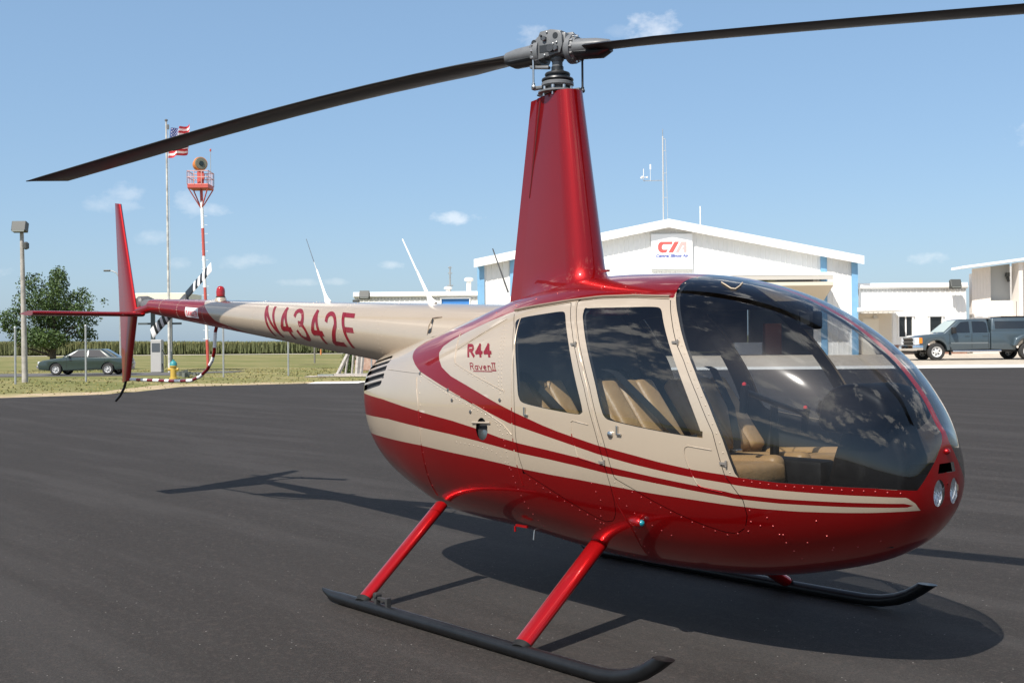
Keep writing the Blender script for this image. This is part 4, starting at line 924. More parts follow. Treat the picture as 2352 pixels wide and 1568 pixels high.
# outlines in the side view (x forward, z up), read from the photograph
L_ = [(-1.75, .905), (-1.372, .896), (-.951, .883), (-.592, .874), (-.259, .856), (-.018, .843), (.188, .828), (.367, .811), (.551, .80), (.758, .791), (.996, .778), (1.135, .77), (1.302, .762), (1.457, .755), (1.625, .746), (1.789, .739), (1.939, .738), (2.078, .742), (2.2, .746), (2.28, .751), (2.40, .757)]
M1 = [(-1.75, 1.03), (-1.446, 1.018), (-1.005, 1.009), (-.597, .983), (-.264, .961), (-.001, .937), (.2, .914), (.344, .895), (.564, .878), (.77, .859), (.963, .838), (1.145, .825), (1.311, .811), (1.465, .797), (1.63, .783), (1.675, .776), (1.87, .768), (2.084, .769), (2.199, .769), (2.31, .769)]
M2 = [(-1.75, 1.185), (-1.454, 1.157), (-1.093, 1.13), (-.576, 1.073), (-.234, 1.037), (-.031, 1.008), (.114, .981), (.195, .966), (.35, .945), (.569, .924), (.775, .902), (.967, .873), (1.148, .855), (1.314, .838), (1.468, .823), (1.634, .805), (1.679, .797), (1.874, .789), (2.087, .789), (2.201, .788), (2.305, .786), (2.325, .777)]
U1 = [(2.313, .811), (2.211, .817), (2.092, .821), (1.954, .824), (1.804, .828), (1.693, .836), (1.638, .843), (1.472, .857), (1.318, .873), (1.152, .893), (1.033, .91), (.908, .929), (.778, .954), (.643, .979), (.501, 1.005), (.275, 1.046), (.149, 1.082), (.004, 1.125), (-.164, 1.175), (-.295, 1.214), (-.473, 1.265), (-.632, 1.307), (-.73, 1.347), (-.823, 1.392), (-.86, 1.423), (-.867, 1.448), (-.804, 1.485), (-.667, 1.516), (-.473, 1.561), (-.309, 1.61), (-.22, 1.68), (-.2, 2.4)]
ROOF = [(1.19, 2.4), (1.18, 1.82), (1.175, 1.749), (1.20, 1.684), (1.208, 1.674), (.967, 1.688), (.749, 1.691), (.552, 1.68), (.264, 1.658), (.104, 1.642)]
U2 = [(-.087, 1.593), (-.303, 1.528), (-.409, 1.489), (-.475, 1.453), (-.483, 1.416), (-.448, 1.379), (-.39, 1.335), (-.274, 1.286), (-.125, 1.243), (-.001, 1.204), (.114, 1.166), (.223, 1.132), (.327, 1.102), (.531, 1.048), (.644, 1.022), (.779, .996), (.91, .971), (1.035, .953), (1.154, .936), (1.32, .911), (1.475, .892), (1.641, .879), (1.696, .872), (1.872, .859), (2.063, .856), (2.223, .851), (2.341, .838)]
RED_LOW = L_+[(2.6, .2), (-1.75, .2)]; RED_MID = M1+M2[::-1]; RED_UP = U1+ROOF+U2
RED_NOSE = [(2.285, .87), (2.298, .822), (2.318, .806), (2.331, .785), (2.335, .752), (2.34, .6), (3, .6), (3, 1.3), (2.30, 1.3)]
CAN = [(1.19, 2.4), (1.18, 1.82), (1.177, 1.789), (1.161, 1.777), (1.165, 1.749), (1.19, 1.707), (1.244, 1.643), (1.3, 1.573), (1.378, 1.461), (1.467, 1.331), (1.561, 1.177), (1.63, 1.039), (1.69, .88), (1.70, .872), (1.872, .859), (2.063, .856), (2.223, .851), (2.335, .84), (3, .84), (3, 2.4)]
WINA = chaikin([(.178, 1.58), (.19, 1.603), (.397, 1.62), (.54, 1.631), (.565, 1.615), (.597, 1.572), (.675, 1.457), (.764, 1.275), (.826, 1.13), (.815, 1.108), (.591, 1.129), (.385, 1.153), (.352, 1.17), (.338, 1.2), (.319, 1.297), (.278, 1.413), (.222, 1.532)], 2)
WINF = chaikin([(.692, 1.610), (.69, 1.638), (.715, 1.640), (.941, 1.637), (1.15, 1.634), (1.18, 1.622), (1.205, 1.59), (1.281, 1.484), (1.384, 1.33), (1.462, 1.196), (1.522, 1.075), (1.53, 1.045), (1.51, 1.035), (1.287, 1.056), (.995, 1.092), (.962, 1.107), (.933, 1.171), (.893, 1.277), (.821, 1.412), (.736, 1.552)], 2)
DOORA = [(.112, 1.638), (.185, 1.563), (.259, 1.413), (.295, 1.296), (.310, 1.18), (.318, 1.089), (.322, .992), (.328, .948), (.340, .874), (.363, .795), (.517, .733), (.653, .676), (.824, .605), (.887, .588), (.945, .600), (.982, .645), (.992, .70), (.988, .772), (.972, .84), (.944, .93), (.921, .993), (.895, 1.065), (.879, 1.1), (.822, 1.249), (.752, 1.385), (.668, 1.525), (.560, 1.674), (.264, 1.654)]
DOORF = [(.602, 1.679), (.707, 1.525), (.791, 1.385), (.861, 1.249), (.922, 1.088), (.961, .993), (.984, .93), (1.003, .87), (1.02, .818), (1.125, .778), (1.24, .729), (1.362, .682), (1.476, .643), (1.585, .615), (1.64, .613), (1.69, .645), (1.715, .70), (1.712, .77), (1.672, .83), (1.640, .874), (1.585, 1.06), (1.497, 1.222), (1.398, 1.381), (1.342, 1.452), (1.267, 1.568), (1.196, 1.668), (.967, 1.684), (.749, 1.687)]
GRILLE = [[(-1.155, 1.372), (-1.150, 1.352), (-1.44, 1.305), (-1.44, 1.328)], [(-1.147, 1.339), (-1.130, 1.306), (-1.435, 1.262), (-1.435, 1.292)], [(-1.124, 1.292), (-1.122, 1.262), (-1.43, 1.218), (-1.435, 1.249)], [(-1.122, 1.247), (-1.138, 1.213), (-1.29, 1.188), (-1.43, 1.168), (-1.43, 1.205)], [(-1.20, 1.400), (-1.165, 1.386), (-1.44, 1.342), (-1.44, 1.358)]]
OVAL = [(.040+.052*math.cos(a), 1.005+.062*math.sin(a)) for a in np.linspace(0, 2*math.pi, 25)[:-1]]
def yfront(z): return np.interp(z, [.80, .84, .893, .961, 1.031, 1.06, 3], [.24, .20, .15, .085, .028, .020, .020])
VENT = [(-.074, .900), (.074, .900), (.060, .941), (-.060, .941)]
def f_light(A):
    e = np.sqrt(((np.abs(A[:, 1])-.064)/.041)**2+((A[:, 2]-.818)/.057)**2); return np.where(A[:, 0] > 2.15, (1-e)*.041, -1.0)
def curve_field(pts):
    P = np.array(sorted(pts)); return lambda A: A[:, 2]-np.interp(A[:, 0], P[:, 0], P[:, 1])
pre = [curve_field(L_[1:]), curve_field(M1[1:]), curve_field(M2[1:]), curve_field(U1[:22]), curve_field(U2[6:])]
fields = {
 'can': lambda A: sdf(CAN, A[:, 0], A[:, 2]), 'bow': lambda A: np.abs(A[:, 1])-yfront(A[:, 2]),
 'low': lambda A: sdf(RED_LOW, A[:, 0], A[:, 2]), 'mid': lambda A: sdf(RED_MID, A[:, 0], A[:, 2]), 'up': lambda A: sdf(RED_UP, A[:, 0], A[:, 2]), 'nose': lambda A: sdf(RED_NOSE, A[:, 0], A[:, 2]),
 'da_i': lambda A: sdf(DOORA, A[:, 0], A[:, 2])-.0016, 'da_o': lambda A: sdf(DOORA, A[:, 0], A[:, 2])+.0016,
 'df_i': lambda A: sdf(DOORF, A[:, 0], A[:, 2])-.0016, 'df_o': lambda A: sdf(DOORF, A[:, 0], A[:, 2])+.0016,
 'wa': lambda A: sdf(WINA, A[:, 0], A[:, 2]), 'wf': lambda A: sdf(WINF, A[:, 0], A[:, 2]),
 'oval': lambda A: sdf(OVAL, A[:, 0], A[:, 2]), 'light': f_light,
 'vent': lambda A: np.where(A[:, 0] > 2.1, sdf(VENT, A[:, 1], A[:, 2]), -1.0)}
for k, gp in enumerate(GRILLE): fields['g%d' % k] = (lambda gp: lambda A: sdf(gp, A[:, 0], A[:, 2]))(gp)
V, F = fus_grid(.017, 200)
for fn in pre:
    A = np.array(V); V, F = cut(V, F, fn(A))
for k, fn in fields.items():
    A = np.array(V); V, F = cut(V, F, fn(A))
A = np.array(V); cen = np.array([A[list(f), :3].mean(0) for f in F]); val = {k: fn(cen) for k, fn in fields.items()}
side = cen[:, 1] > 0
isr = (val['low'] > 0) | (val['mid'] > 0) | (val['up'] > 0) | (val['nose'] > 0)
incan = (val['can'] > 0)
cls = np.full(len(F), 'skin', dtype=object)
cls[(val['da_o'] > 0)] = 'gap'; cls[(val['df_o'] > 0)] = 'gap'; cls[val['da_i'] > 0] = 'doora'; cls[val['df_i'] > 0] = 'doorf'
cls[(val['wa'] > 0)] = 'wina'; cls[val['wf'] > 0] = 'winf'
cls[incan & (val['bow'] > 0)] = 'glass'; cls[incan & (val['bow'] <= 0) & (cen[:, 2] > 1.045)] = 'bow'
cls[val['light'] > 0] = 'lens'; cls[val['vent'] > 0] = 'hole'; cls[val['oval'] > 0] = 'hole'
for k in range(len(GRILLE)): cls[val['g%d' % k] > 0] = 'hole'
def sel(c, s=None):
    idx = [i for i in range(len(F)) if cls[i] == c and (s is None or side[i] == s)]
    return [F[i] for i in idx], [0 if isr[i] else 1 for i in idx]
f_, m_ = sel('skin'); fuselage = patch('fuselage', V, f_, [M_RED, M_TAN], heli, m_)
f_, m_ = sel('bow'); patch('windshield_bow', V, f_, M_RED, heli)
for s in (False, True):
    sd_ = 1 if s else -1
    f_, m_ = sel('glass', s); patch('windshield', V, f_, M_CANOPY, heli)
    for c, wn_, hz_ in (('doora', 'wina', [(.71, 1.457, .012)]), ('doorf', 'winf', [(1.334, 1.46, .012), (1.637, .93, .012)])):
        f_, m_ = sel(c, s); dr = patch('door', V, f_, [M_RED, M_TAN], heli, m_)
        f_, m_ = sel(wn_, s); patch('window', V, f_, M_DWIN, dr)
        hx, hz__ = ((.40, 1.114) if c == 'doora' else (1.055, 1.048))
        p, n = skin(hx, hz__, .006, sd_); q = MB(); q.box(p, (.010, .010, .044)); q.box((p.x+.011, p.y, p.z-.019), (.028, .009, .009)); q.build('door_handle', M_STEEL, dr, bevel=.002)
        if c == 'doorf':
            p, n = skin(1.009, 1.027, .002, sd_); q = MB(); q.tube([p-n*.004, p+n*.006, p+n*.009], [.016, .016, .012], 16); q.build('lock', M_STEEL, dr, 40)
        for (x, z, _) in hz_+([(.95, .89, 0)] if c == 'doora' else []):
            p, n = skin(x, z, .005, sd_); q = MB(); q.box(p, (.036, .010, .011)); q.cyl((p.x+.014, p.y, p.z-.013), (p.x+.014, p.y, p.z+.013), .005, 8); q.build('hinge', mat('hinge_grey', (.30, .27, .24), .4, metal=.6), dr)
    f_, m_ = sel('lens', s); lt = patch('landing_light', V, f_, glass_mat('light_lens', (.95, .96, .97)), heli)
    cy = sd_*.064; x0 = float(np.array([A[i, 0] for f in f_ for i in f]).min())
    q = MB(); vs = []; nr_, ns = 9, 28
    for i in range(nr_):
        a = i/(nr_-1); r = math.sqrt(max(1-a*a, 0)) if i < nr_-1 else 0.0
        for j in range(ns):
            t_ = 2*math.pi*j/ns; wob = 1+.035*math.cos(7*t_)*(1 if i % 2 else -1)
            vs.append((x0-.002-.035*a, cy+.0405*r*wob*math.cos(t_), .818+.0565*r*wob*math.sin(t_)))
    q.add(vs, [(i*ns+j, i*ns+(j+1) % ns, (i+1)*ns+(j+1) % ns, (i+1)*ns+j) for i in range(nr_-1) for j in range(ns)]); q.build('reflector', mat('reflector_silver', (.66, .67, .68), .25, metal=.55), lt, None)
    MB().lathe([(0, -.03), (.010, -.02), (.012, 0), (0, .014)], (x0-.022, cy, .818), 10, axis='x').build('bulb', mat('bulb_glass', (.8, .8, .78), .1), lt, 60)
q = MB(); va = [(y, z) for y, z in VENT]
q.add([(2.345, y*1.12, .921+(z-.921)*1.12) for y, z in va]+[(2.20, y*.9, z-.02) for y, z in va], [(4, 5, 6, 7), (0, 1, 5, 4), (1, 2, 6, 5), (2, 3, 7, 6), (3, 0, 4, 7)]); q.build('vent_duct', mat('duct_black', (.004, .004, .004), .9, spec=.05), heli)

# inner trim of the cabin, with the same openings
V2, F2 = fus_grid(.05, 96, -.018)
for fn in (fields['can'], fields['wa'], fields['wf'], lambda A: A[:, 0]+1.52, lambda A: 2.22-A[:, 0], fields['bow']):
    A2 = np.array(V2); V2, F2 = cut(V2, F2, fn(A2))
A2 = np.array(V2); c2 = np.array([A2[list(f), :3].mean(0) for f in F2])
keep = (sdf(CAN, c2[:, 0], c2[:, 2]) < 0) | (np.abs(c2[:, 1]) < yfront(c2[:, 2]))
keep &= (fields['wa'](c2) < 0) & (fields['wf'](c2) < 0) & (c2[:, 0] > -1.52) & (c2[:, 0] < 2.22)
patch('cabin_lining', V2, [f for f, k in zip(F2, keep) if k], M_LINER, heli)
# floor and bulkhead
zf = .60; xs = np.linspace(.10, 2.20, 22); hwf = [max(float(half_width(x, zf))-.03, .02) for x in xs]
q = MB(); n = len(xs); q.prism([(x, -h) for x, h in zip(xs, hwf)]+[(x, h) for x, h in zip(xs[::-1], hwf[::-1])], zf-.02, zf, 'xy'); q.build('cabin_floor', M_TRIMB, heli)
zs = np.linspace(.46, 1.70, 20); hb_ = [max(float(half_width(.12, z))-.03, .02) for z in zs]
q = MB(); q.prism([(-h, z) for z, h in zip(zs, hb_)]+[(h, z) for z, h in zip(zs[::-1], hb_[::-1])], .06, .09, 'yz'); q.build('bulkhead', mat('bulkhead_grey', (.085, .078, .07), .7), heli)

# seats
def cushion(mb_parent, name, c, size, rot, mt, bev=.035):
    q = MB(); q.box((0, 0, 0), size); o = q.build(name, mt, mb_parent, 60, bevel=bev, bseg=4); o.matrix_local = Matrix.Translation(c) @ rot.to_4x4(); return o
def seat(x, y, z):
    """front edge of the backrest foot at x, cushion top at z"""
    st = bpy.data.objects.new('seat', None); COL.objects.link(st); st.parent = heli; st.location = (x, y, z)
    rb_ = Matrix.Rotation(math.radians(-40), 3, 'Y')
    for k in (-1, 0, 1): cushion(st, 'backrest_panel', Vector((-.205, k*.135, .20)), (.085, .128 if k else .14, .47), Matrix.Rotation(math.radians(-38), 3, 'Y'), M_LEATHER, .03)
    cushion(st, 'backrest', Vector((-.24, 0, .185)), (.09, .44, .50), Matrix.Rotation(math.radians(-38), 3, 'Y'), M_LEATHER, .035)
    cushion(st, 'seat_cushion', Vector((.23, 0, -.045)), (.54, .46, .12), Matrix.Rotation(math.radians(-4), 3, 'Y'), M_LEATHER, .04)
    for k in (-1, 1): cushion(st, 'cushion_bolster', Vector((.23, k*.19, -.02)), (.52, .10, .12), Matrix.Rotation(math.radians(-4), 3, 'Y'), M_LEATHER, .04)
    q = MB(); q.box((.16, 0, -.19), (.46, .30, .20)); q.build('seat_base', M_TRIMB, st, bevel=.02)
    q = MB(); sy = -1 if y < 0 else 1
    P = [(-.385, sy*.11, .44), (-.325, sy*.09, .425), (-.135, -.00*sy, .225), (-.02, -sy*.10, .06), (.03, -sy*.17, .01), (.02, -sy*.21, -.04)]
    vs = []
    for (a, b, c) in P: vs += [(a+.014, b-.032, c+.016), (a+.014, b+.032, c+.016)]
    q.add(vs, [(2*i, 2*i+1, 2*i+3, 2*i+2) for i in range(len(P)-1)]); q.build('seat_belt', mat('belt_black', (.012, .012, .012), .8), st)
    q = MB(); q.box((.03, -sy*.16, .03), (.05, .05, .02)); q.build('buckle', M_STEEL, st, bevel=.004)
for (x, y, z) in ((1.12, -.30, .875), (1.12, .30, .875), (.44, -.30, .86), (.44, .30, .86)): seat(x, y, z)
# console, panel hood, cyclic and pedals
q = MB(); q.box((1.36, 0, .755), (.86, .13, .31)); q.build('seat_divider', M_TRIMB, heli, 30, bevel=.02)
q = MB(); q.prism([(1.78, .60), (1.88, .95), (1.95, 1.13), (2.16, 1.13), (2.23, .95), (2.20, .60)], -.11, .11, 'xz'); q.build('console', M_TRIMB, heli, 40, bevel=.03, bseg=3)
q = MB(); q.prism([(1.84, 1.06), (1.86, 1.20), (1.93, 1.265), (2.06, 1.275), (2.18, 1.22), (2.22, 1.13), (2.14, 1.05)], -.20, .20, 'xz'); hood = q.build('instrument_hood', M_TRIMB, heli, 40, bevel=.05, bseg=4)
for (yy, zz) in ((-.13, 1.16), (0, 1.17), (.13, 1.16), (-.065, 1.09), (.065, 1.09)): MB().lathe([(0, -.004), (.038, -.004), (.040, -.012), (.036, -.014), (0, -.008)], (1.848, yy, zz), 18, axis='x').build('instrument_dial', mat('dial_face', (.03, .03, .03), .2), hood, 40)
q = MB(); q.tube([(1.50, 0, .60), (1.49, 0, .85), (1.49, 0, 1.155)], [.028, .024, .018], 12); q.tube([(1.55, -.31, 1.235), (1.50, 0, 1.165), (1.455, .31, 1.10)], .014, 10); cyc = q.build('cyclic_stick', M_TRIMB, heli, 60)
for (a, b) in (((1.55, -.31, 1.235), -1), ((1.455, .31, 1.10), 1)):
    q = MB(); q.tube([(a[0]-.01, a[1], a[2]-.10), (a[0], a[1], a[2]), (a[0]+.012, a[1], a[2]+.03)], [.017, .019, .016], 12); g_ = q.build('grip', M_TRIMB, cyc, 60)
    q = MB(); q.lathe([(0, 0), (.010, .002), (.010, .012), (0, .017)], (a[0]+.008, a[1]-.012, a[2]+.025), 10); q.build('switch', mat('switch_red', (.75, .04, .05), .4), cyc, 60)
for y in (-.27, -.16, .16, .27):
    q = MB(); q.tube([(1.99, y, .60), (1.95, y, .72)], .012, 8); q.box((1.94, y, .73), (.02, .09, .11), rot=Matrix.Rotation(-.5, 3, 'Y')); q.build('pedal', mat('pedal_grey', (.32, .32, .31), .5, metal=.4), heli)
q = MB(); q.tube([(1.28, -.07, .66), (1.44, -.075, .74), (1.60, -.08, .80)], [.018, .018, .022], 10); q.build('collective_lever', M_TRIMB, heli, 60)

# nose details
q = MB(); q.box((1.70, 0, 1.56), (.08, .085, .085)); cp_ = q.build('compass', M_TRIMB, heli, 30, bevel=.012); MB().cyl((1.70, 0, 1.60), (1.68, 0, 1.655), .012, 8).build('compass_stem', M_TRIMB, cp_); MB().box((1.70, -.044, 1.56), (.05, .004, .045)).build('compass_face', mat('dial_face', (.03, .03, .03), .2), cp_)
MB().lathe([(0, -.004), (.014, -.002), (.012, .010), (.006, .016), (0, .017)], (2.362, 0, .989), 12, axis='x').build('bow_bolt', M_RED, heli, 60)
# recess with step bar on the side
for s in (-1, 1):
    p, n = skin(.04, 1.005, -.05, s); q = MB(); q.prism([(.04+(x-.04)*1.08, 1.005+(z-1.005)*1.08) for x, z in OVAL], p.y, p.y+s*.002, 'xz'); q.build('step_recess', M_HUBD, heli)
    p, n = skin(.04, .962, -.022, s); q = MB(); q.tube([p-n*.03, p, p+n*.004], [.042, .042, .036], 20); q.build('recess_cap', mat('cap_grey', (.13, .15, .155), .25, metal=.6), heli, 40)
    pa, n = skin(-.040, 1.036, .004, s); pb, n = skin(.118, 1.042, .004, s); q = MB(); q.cyl(pa, pb, .006, 8); q.build('step_bar', M_TAN, heli, 50)
    # navigation light in its teardrop fairing
    p, n = skin(1.125, .622, 0, s); q = MB(); t0 = Vector((1, 0, 0))
    q.tube([p-t0*.075, p-t0*.05+n*.006, p-t0*.01+n*.016, p+t0*.015+n*.018, p+t0*.022+n*.016], [.003, .016, .026, .026, .020], 16); q.build('light_fairing', M_RED, heli, 50)
    q = MB(); c0 = p+t0*.022+n*.018; q.lathe([(0, -.004), (.016, 0), (.014, .010), (.008, .016), (0, .018)], c0, 16, axis='x'); q.build('navigation_light', mat('nav_teal' if s < 0 else 'nav_red', (.004, .17, .21) if s < 0 else (.5, .02, .02), .08, spec=.8), heli, 60)

# seams and rivets
def polyline(pts, step):
    out = []; carry = 0.0
    for a, b in zip(pts[:-1], pts[1:]):
        a = np.array(a); b = np.array(b); L = np.linalg.norm(b-a); t = carry
        while t < L: out.append(tuple(a+(b-a)*t/L)); t += step
        carry = t-L
    return out
def is_red(x, z): X = np.array([x]); Z = np.array([z]); return bool((sdf(RED_LOW, X, Z) > 0) | (sdf(RED_MID, X, Z) > 0) | (sdf(RED_UP, X, Z) > 0) | (sdf(RED_NOSE, X, Z) > 0))
SEAMS = [[(-.28, 1.435), (.085, 1.60)], [(-1.10, 1.313), (-.624, 1.296), (-.28, 1.204), (-.115, 1.162), (.061, 1.106), (.223, 1.038), (.292, .987)], [(-.355, 1.528), (-.291, 1.423), (-.265, 1.36), (.228, 1.212)], [(-.655, 1.273), (-.602, 1.125), (-.584, .938), (-.61, .746), (-.66, .56)], [(1.0, .772), (1.013, .679), (1.041, .60), (1.052, .532), (1.03, .44)], [(.737, 1.075), (.743, 1.02), (.765, .955), (.784, .90), (.9, .882)], [(.737, 1.075), (.75, 1.082), (.86, 1.066)], [(1.58, .985), (1.452, .998), (1.438, .985), (1.44, .956), (1.46, .905), (1.482, .859), (1.505, .818), (1.62, .80)], [(.21, 1.60), (.255, 1.45), (.276, 1.3), (.29, 1.18), (.298, 1.0), (.31, .86), (.335, .72)], [(.593, 1.678), (.692, 1.53), (.775, 1.39), (.845, 1.25), (.905, 1.09), (.945, .98)]]
RIV = [([(.12, 1.56), (.162, 1.449), (.181, 1.354), (.205, 1.233), (.235, 1.193)], .022), ([(.095, 1.56), (.137, 1.449), (.156, 1.354), (.180, 1.233), (.2, 1.19)], .022), ([(-.34, 1.51), (-.291, 1.423), (-.27, 1.36)], .03), ([(-.25, 1.345), (.21, 1.205)], .05), ([(-.08, 1.57), (.04, 1.30), (.06, 1.25)], .045), ([(-.6, 1.28), (-.3, 1.19), (.06, 1.09), (.23, 1.02), (.27, .98)], .035), ([(.06, 1.12), (.16, 1.05), (.22, .98), (.24, .9), (.25, .8)], .03), ([(-.60, 1.25), (-.575, 1.1), (-.57, .95), (-.6, .75), (-.64, .6)], .07), ([(-.2, .92), (.1, .90), (.2, .86), (.26, .8)], .04), ([(.26, .80), (.28, .7), (.30, .6), (.33, .5), (.35, .43)], .035), ([(.4, .76), (.6, .68), (.8, .60), (.9, .565)], .05), ([(.86, .78), (.9, .7), (.86, .6), (.80, .52)], .045), ([(1.03, .72), (1.10, .66), (1.2, .60), (1.3, .56)], .05), ([(1.06, .6), (1.07, .5), (1.05, .43)], .04), ([(1.02, .80), (1.25, .71), (1.48, .63), (1.6, .60), (1.7, .63), (1.735, .70), (1.725, .78)], .055), ([(1.80, .70), (1.83, .62), (1.85, .55), (1.86, .47)], .04), ([(1.76, .66), (1.9, .60), (2.05, .57), (2.15, .60), (2.24, .64)], .09), ([(2.0, .7), (2.02, .62), (2.0, .55)], .07), ([(1.725, .858), (1.872, .846), (2.063, .843), (2.223, .838), (2.32, .828)], .036), ([(1.215, 1.665), (1.29, 1.56), (1.365, 1.455), (1.45, 1.33), (1.545, 1.177), (1.61, 1.045), (1.665, .89)], .045), ([(1.19, 1.72), (1.18, 1.76), (1.19, 1.78)], .03), ([(-.1, 1.64), (.1, 1.69), (.35, 1.73), (.6, 1.745), (.9, 1.745)], .16), ([(.30, .42), (.5, .40), (.7, .39), (.9, .40)], .06)]
def dome(q, p, n, r=.0038):
    a = n.orthogonal().normalized(); b = n.cross(a); vs = []
    for (rr, hh) in ((1.0, -.1), (.72, .42)):
        for k in range(6): t_ = k*math.pi/3; vs.append(p+a*(math.cos(t_)*r*rr)+b*(math.sin(t_)*r*rr)+n*(r*hh))
    vs.append(p+n*r*.6); fs = [(k, (k+1) % 6, (k+1) % 6+6, k+6) for k in range(6)]+[(6+k, 6+(k+1) % 6, 12) for k in range(6)]; q.add(vs, fs)
for s in (-1, 1):
    qr, qt = MB(), MB()
    for pts, st_ in RIV:
        for (x, z) in polyline(pts, st_):
            p, n = skin(x, z, .0004, s); dome(qr if is_red(x, z) else qt, p, n)
    for q, mm in ((qr, mat('rivet_red', (.40, .06, .06), .3, metal=.4)), (qt, M_TAN)): o = q.build('rivets', mm, heli, 50); o['kind'] = 'stuff'
    for sm in SEAMS:
        runs = []; cur = []; last = None
        for (x, z) in polyline(sm, .02)+[sm[-1]]:
            r_ = is_red(x, z)
            if last is not None and r_ != last and cur: runs.append((cur, last)); cur = [cur[-1]]
            cur.append((x, z)); last = r_
        runs.append((cur, last))
        for pts, r_ in runs:
            if len(pts) < 2: continue
            q = MB(); q.tube([skin(x, z, .0008, s)[0] for x, z in pts], .0026, 6); q.build('panel_seam', M_RED if r_ else M_TAN, heli, 60)
# rain gutter over the doors
for s in (-1, 1):
    q = MB(); q.tube([skin(x, z+.004, .004, s)[0] for x, z in polyline(ROOF[4:][::-1], .03)], .006, 8); q.build('rain_gutter', mat('gutter_brown', (.20, .15, .11), .5), heli, 60)
# grab handle on top of the windshield
q = MB(); q.tube([(1.346, -.211, 1.748), (1.385, -.229, 1.733), (1.431, -.248, 1.714), (1.450, -.240, 1.711), (1.443, -.197, 1.727), (1.42, -.146, 1.744)], .0032, 8); q.build('windshield_bracket', mat('bracket_tan', (.45, .36, .26), .5), heli, 60)

# ---- stroke lettering laid on a surface
def arc(cx, cy, rx, ry, a0, a1, n=10): return [(cx+rx*math.cos(math.radians(a0+(a1-a0)*i/n)), cy+ry*math.sin(math.radians(a0+(a1-a0)*i/n))) for i in range(n+1)]
GLYPH = {'N': [[(0, 0), (0, 1)], [(0, 1), (1, 0)], [(1, 0), (1, 1)]], '4': [[(.72, 0), (.72, 1)], [(.72, 1), (0, .3)], [(0, .3), (1, .3)]], 'F': [[(0, 0), (0, 1)], [(0, 1), (1, 1)], [(0, .52), (.8, .52)]],
 '3': [arc(.5, .76, .46, .24, 165, -90, 12), arc(.5, .27, .5, .27, 90, -170, 14)], '2': [arc(.5, .72, .48, .28, 170, -25, 12)+[(.0, 0)], [(0, 0), (1, 0)]],
 'R': [[(0, 0), (0, 1)], [(0, 1), (.65, 1)]+arc(.65, .76, .33, .24, 90, -90, 8)+[(0, .52)], [(.45, .52), (1, 0)]], 'a': [arc(.5, .3, .42, .3, 0, 360, 12), [(.92, .6), (.92, 0)]], 'v': [[(0, .6), (.5, 0)], [(.5, 0), (1, .6)]],
 'e': [[(.1, .32), (.9, .32)]+arc(.5, .3, .42, .3, 5, 300, 12)], 'n': [[(.1, 0), (.1, .6)], [(.1, .42)]+arc(.5, .38, .4, .22, 150, 0, 6)+[(.9, 0)]], 'I': [[(.5, 0), (.5, 1)], [(.1, 1), (.9, 1)], [(.1, 0), (.9, 0)]],
 'D': [[(0, 0), (0, 1)], [(0, 1), (.5, 1)]+arc(.5, .5, .48, .5, 90, -90, 10)+[(0, 0)]], 'A': [[(0, 0), (.5, 1)], [(.5, 1), (1, 0)], [(.2, .35), (.8, .35)]], 'G': [arc(.5, .5, .5, .5, 50, 330, 14)+[(1, .45), (.6, .45)]], 'E': [[(0, 0), (0, 1)], [(0, 1), (1, 1)], [(0, .5), (.8, .5)], [(0, 0), (1, 0)]], '_': [[(0, -.12), (1, -.12)]]}
def lettering(name, body, u0, v0, wd, ht, gap, sw, mp, mt, parent, widths={}, skew=0.0):
    """mp(u, v, off) -> point; strokes are strips of small quads following the surface"""
    q = MB(); u = u0; off = .0010
    for ch in body:
        cw = wd*widths.get(ch, 1.0)
        if ch != ' ':
            for stq in GLYPH[ch]:
                off += .00012 if off < .0026 else -.0012
                P = polyline([(u+sw/2+a*(cw-sw), v0+sw/2+b*(ht-sw)) for a, b in stq], .010)+[(u+sw/2+stq[-1][0]*(cw-sw), v0+sw/2+stq[-1][1]*(ht-sw))]
                P = [np.array(p) for p in P]; P = [p for i, p in enumerate(P) if i == 0 or np.linalg.norm(p-P[i-1]) > 1e-4]
                d0 = P[1]-P[0]; d0 /= np.linalg.norm(d0); d1 = P[-1]-P[-2]; d1 /= np.linalg.norm(d1); P[0] = P[0]-d0*sw*.5; P[-1] = P[-1]+d1*sw*.5
                vs = []
                for i, p in enumerate(P):
                    d = P[min(i+1, len(P)-1)]-P[max(i-1, 0)]; d /= np.linalg.norm(d); n_ = np.array([-d[1], d[0]])*sw/2
                    vs += [mp(a_[0]-skew*(a_[1]-v0), a_[1], off) for a_ in (p+n_, p-n_)]
                q.add(vs, [(2*i, 2*i+1, 2*i+3, 2*i+2) for i in range(len(P)-1)])
        u += cw+gap
    return q.build(name, mt, parent, 60)
M_LET = mat('lettering_red', (.17, .005, .011), .35, coat=.5, spec=.2)
mp = lambda x, z, o: skin(x, z, o, -1)[0]
lettering('model_lettering', 'R44', -.146, 1.391, .070, .075, .011, .0185, mp, M_LET, fuselage, skew=.62)
lettering('variant_lettering', 'Raven', -.088, 1.322, .036, .040, .004, .0058, mp, M_LET, fuselage, skew=.6)
lettering('variant_numeral', 'II', .108, 1.318, .022, .045, -.004, .0058, mp, M_LET, fuselage, skew=.5)
lettering('variant_underline', '_', -.06, 1.318, .17, .045, 0, .005, mp, M_LET, fuselage)

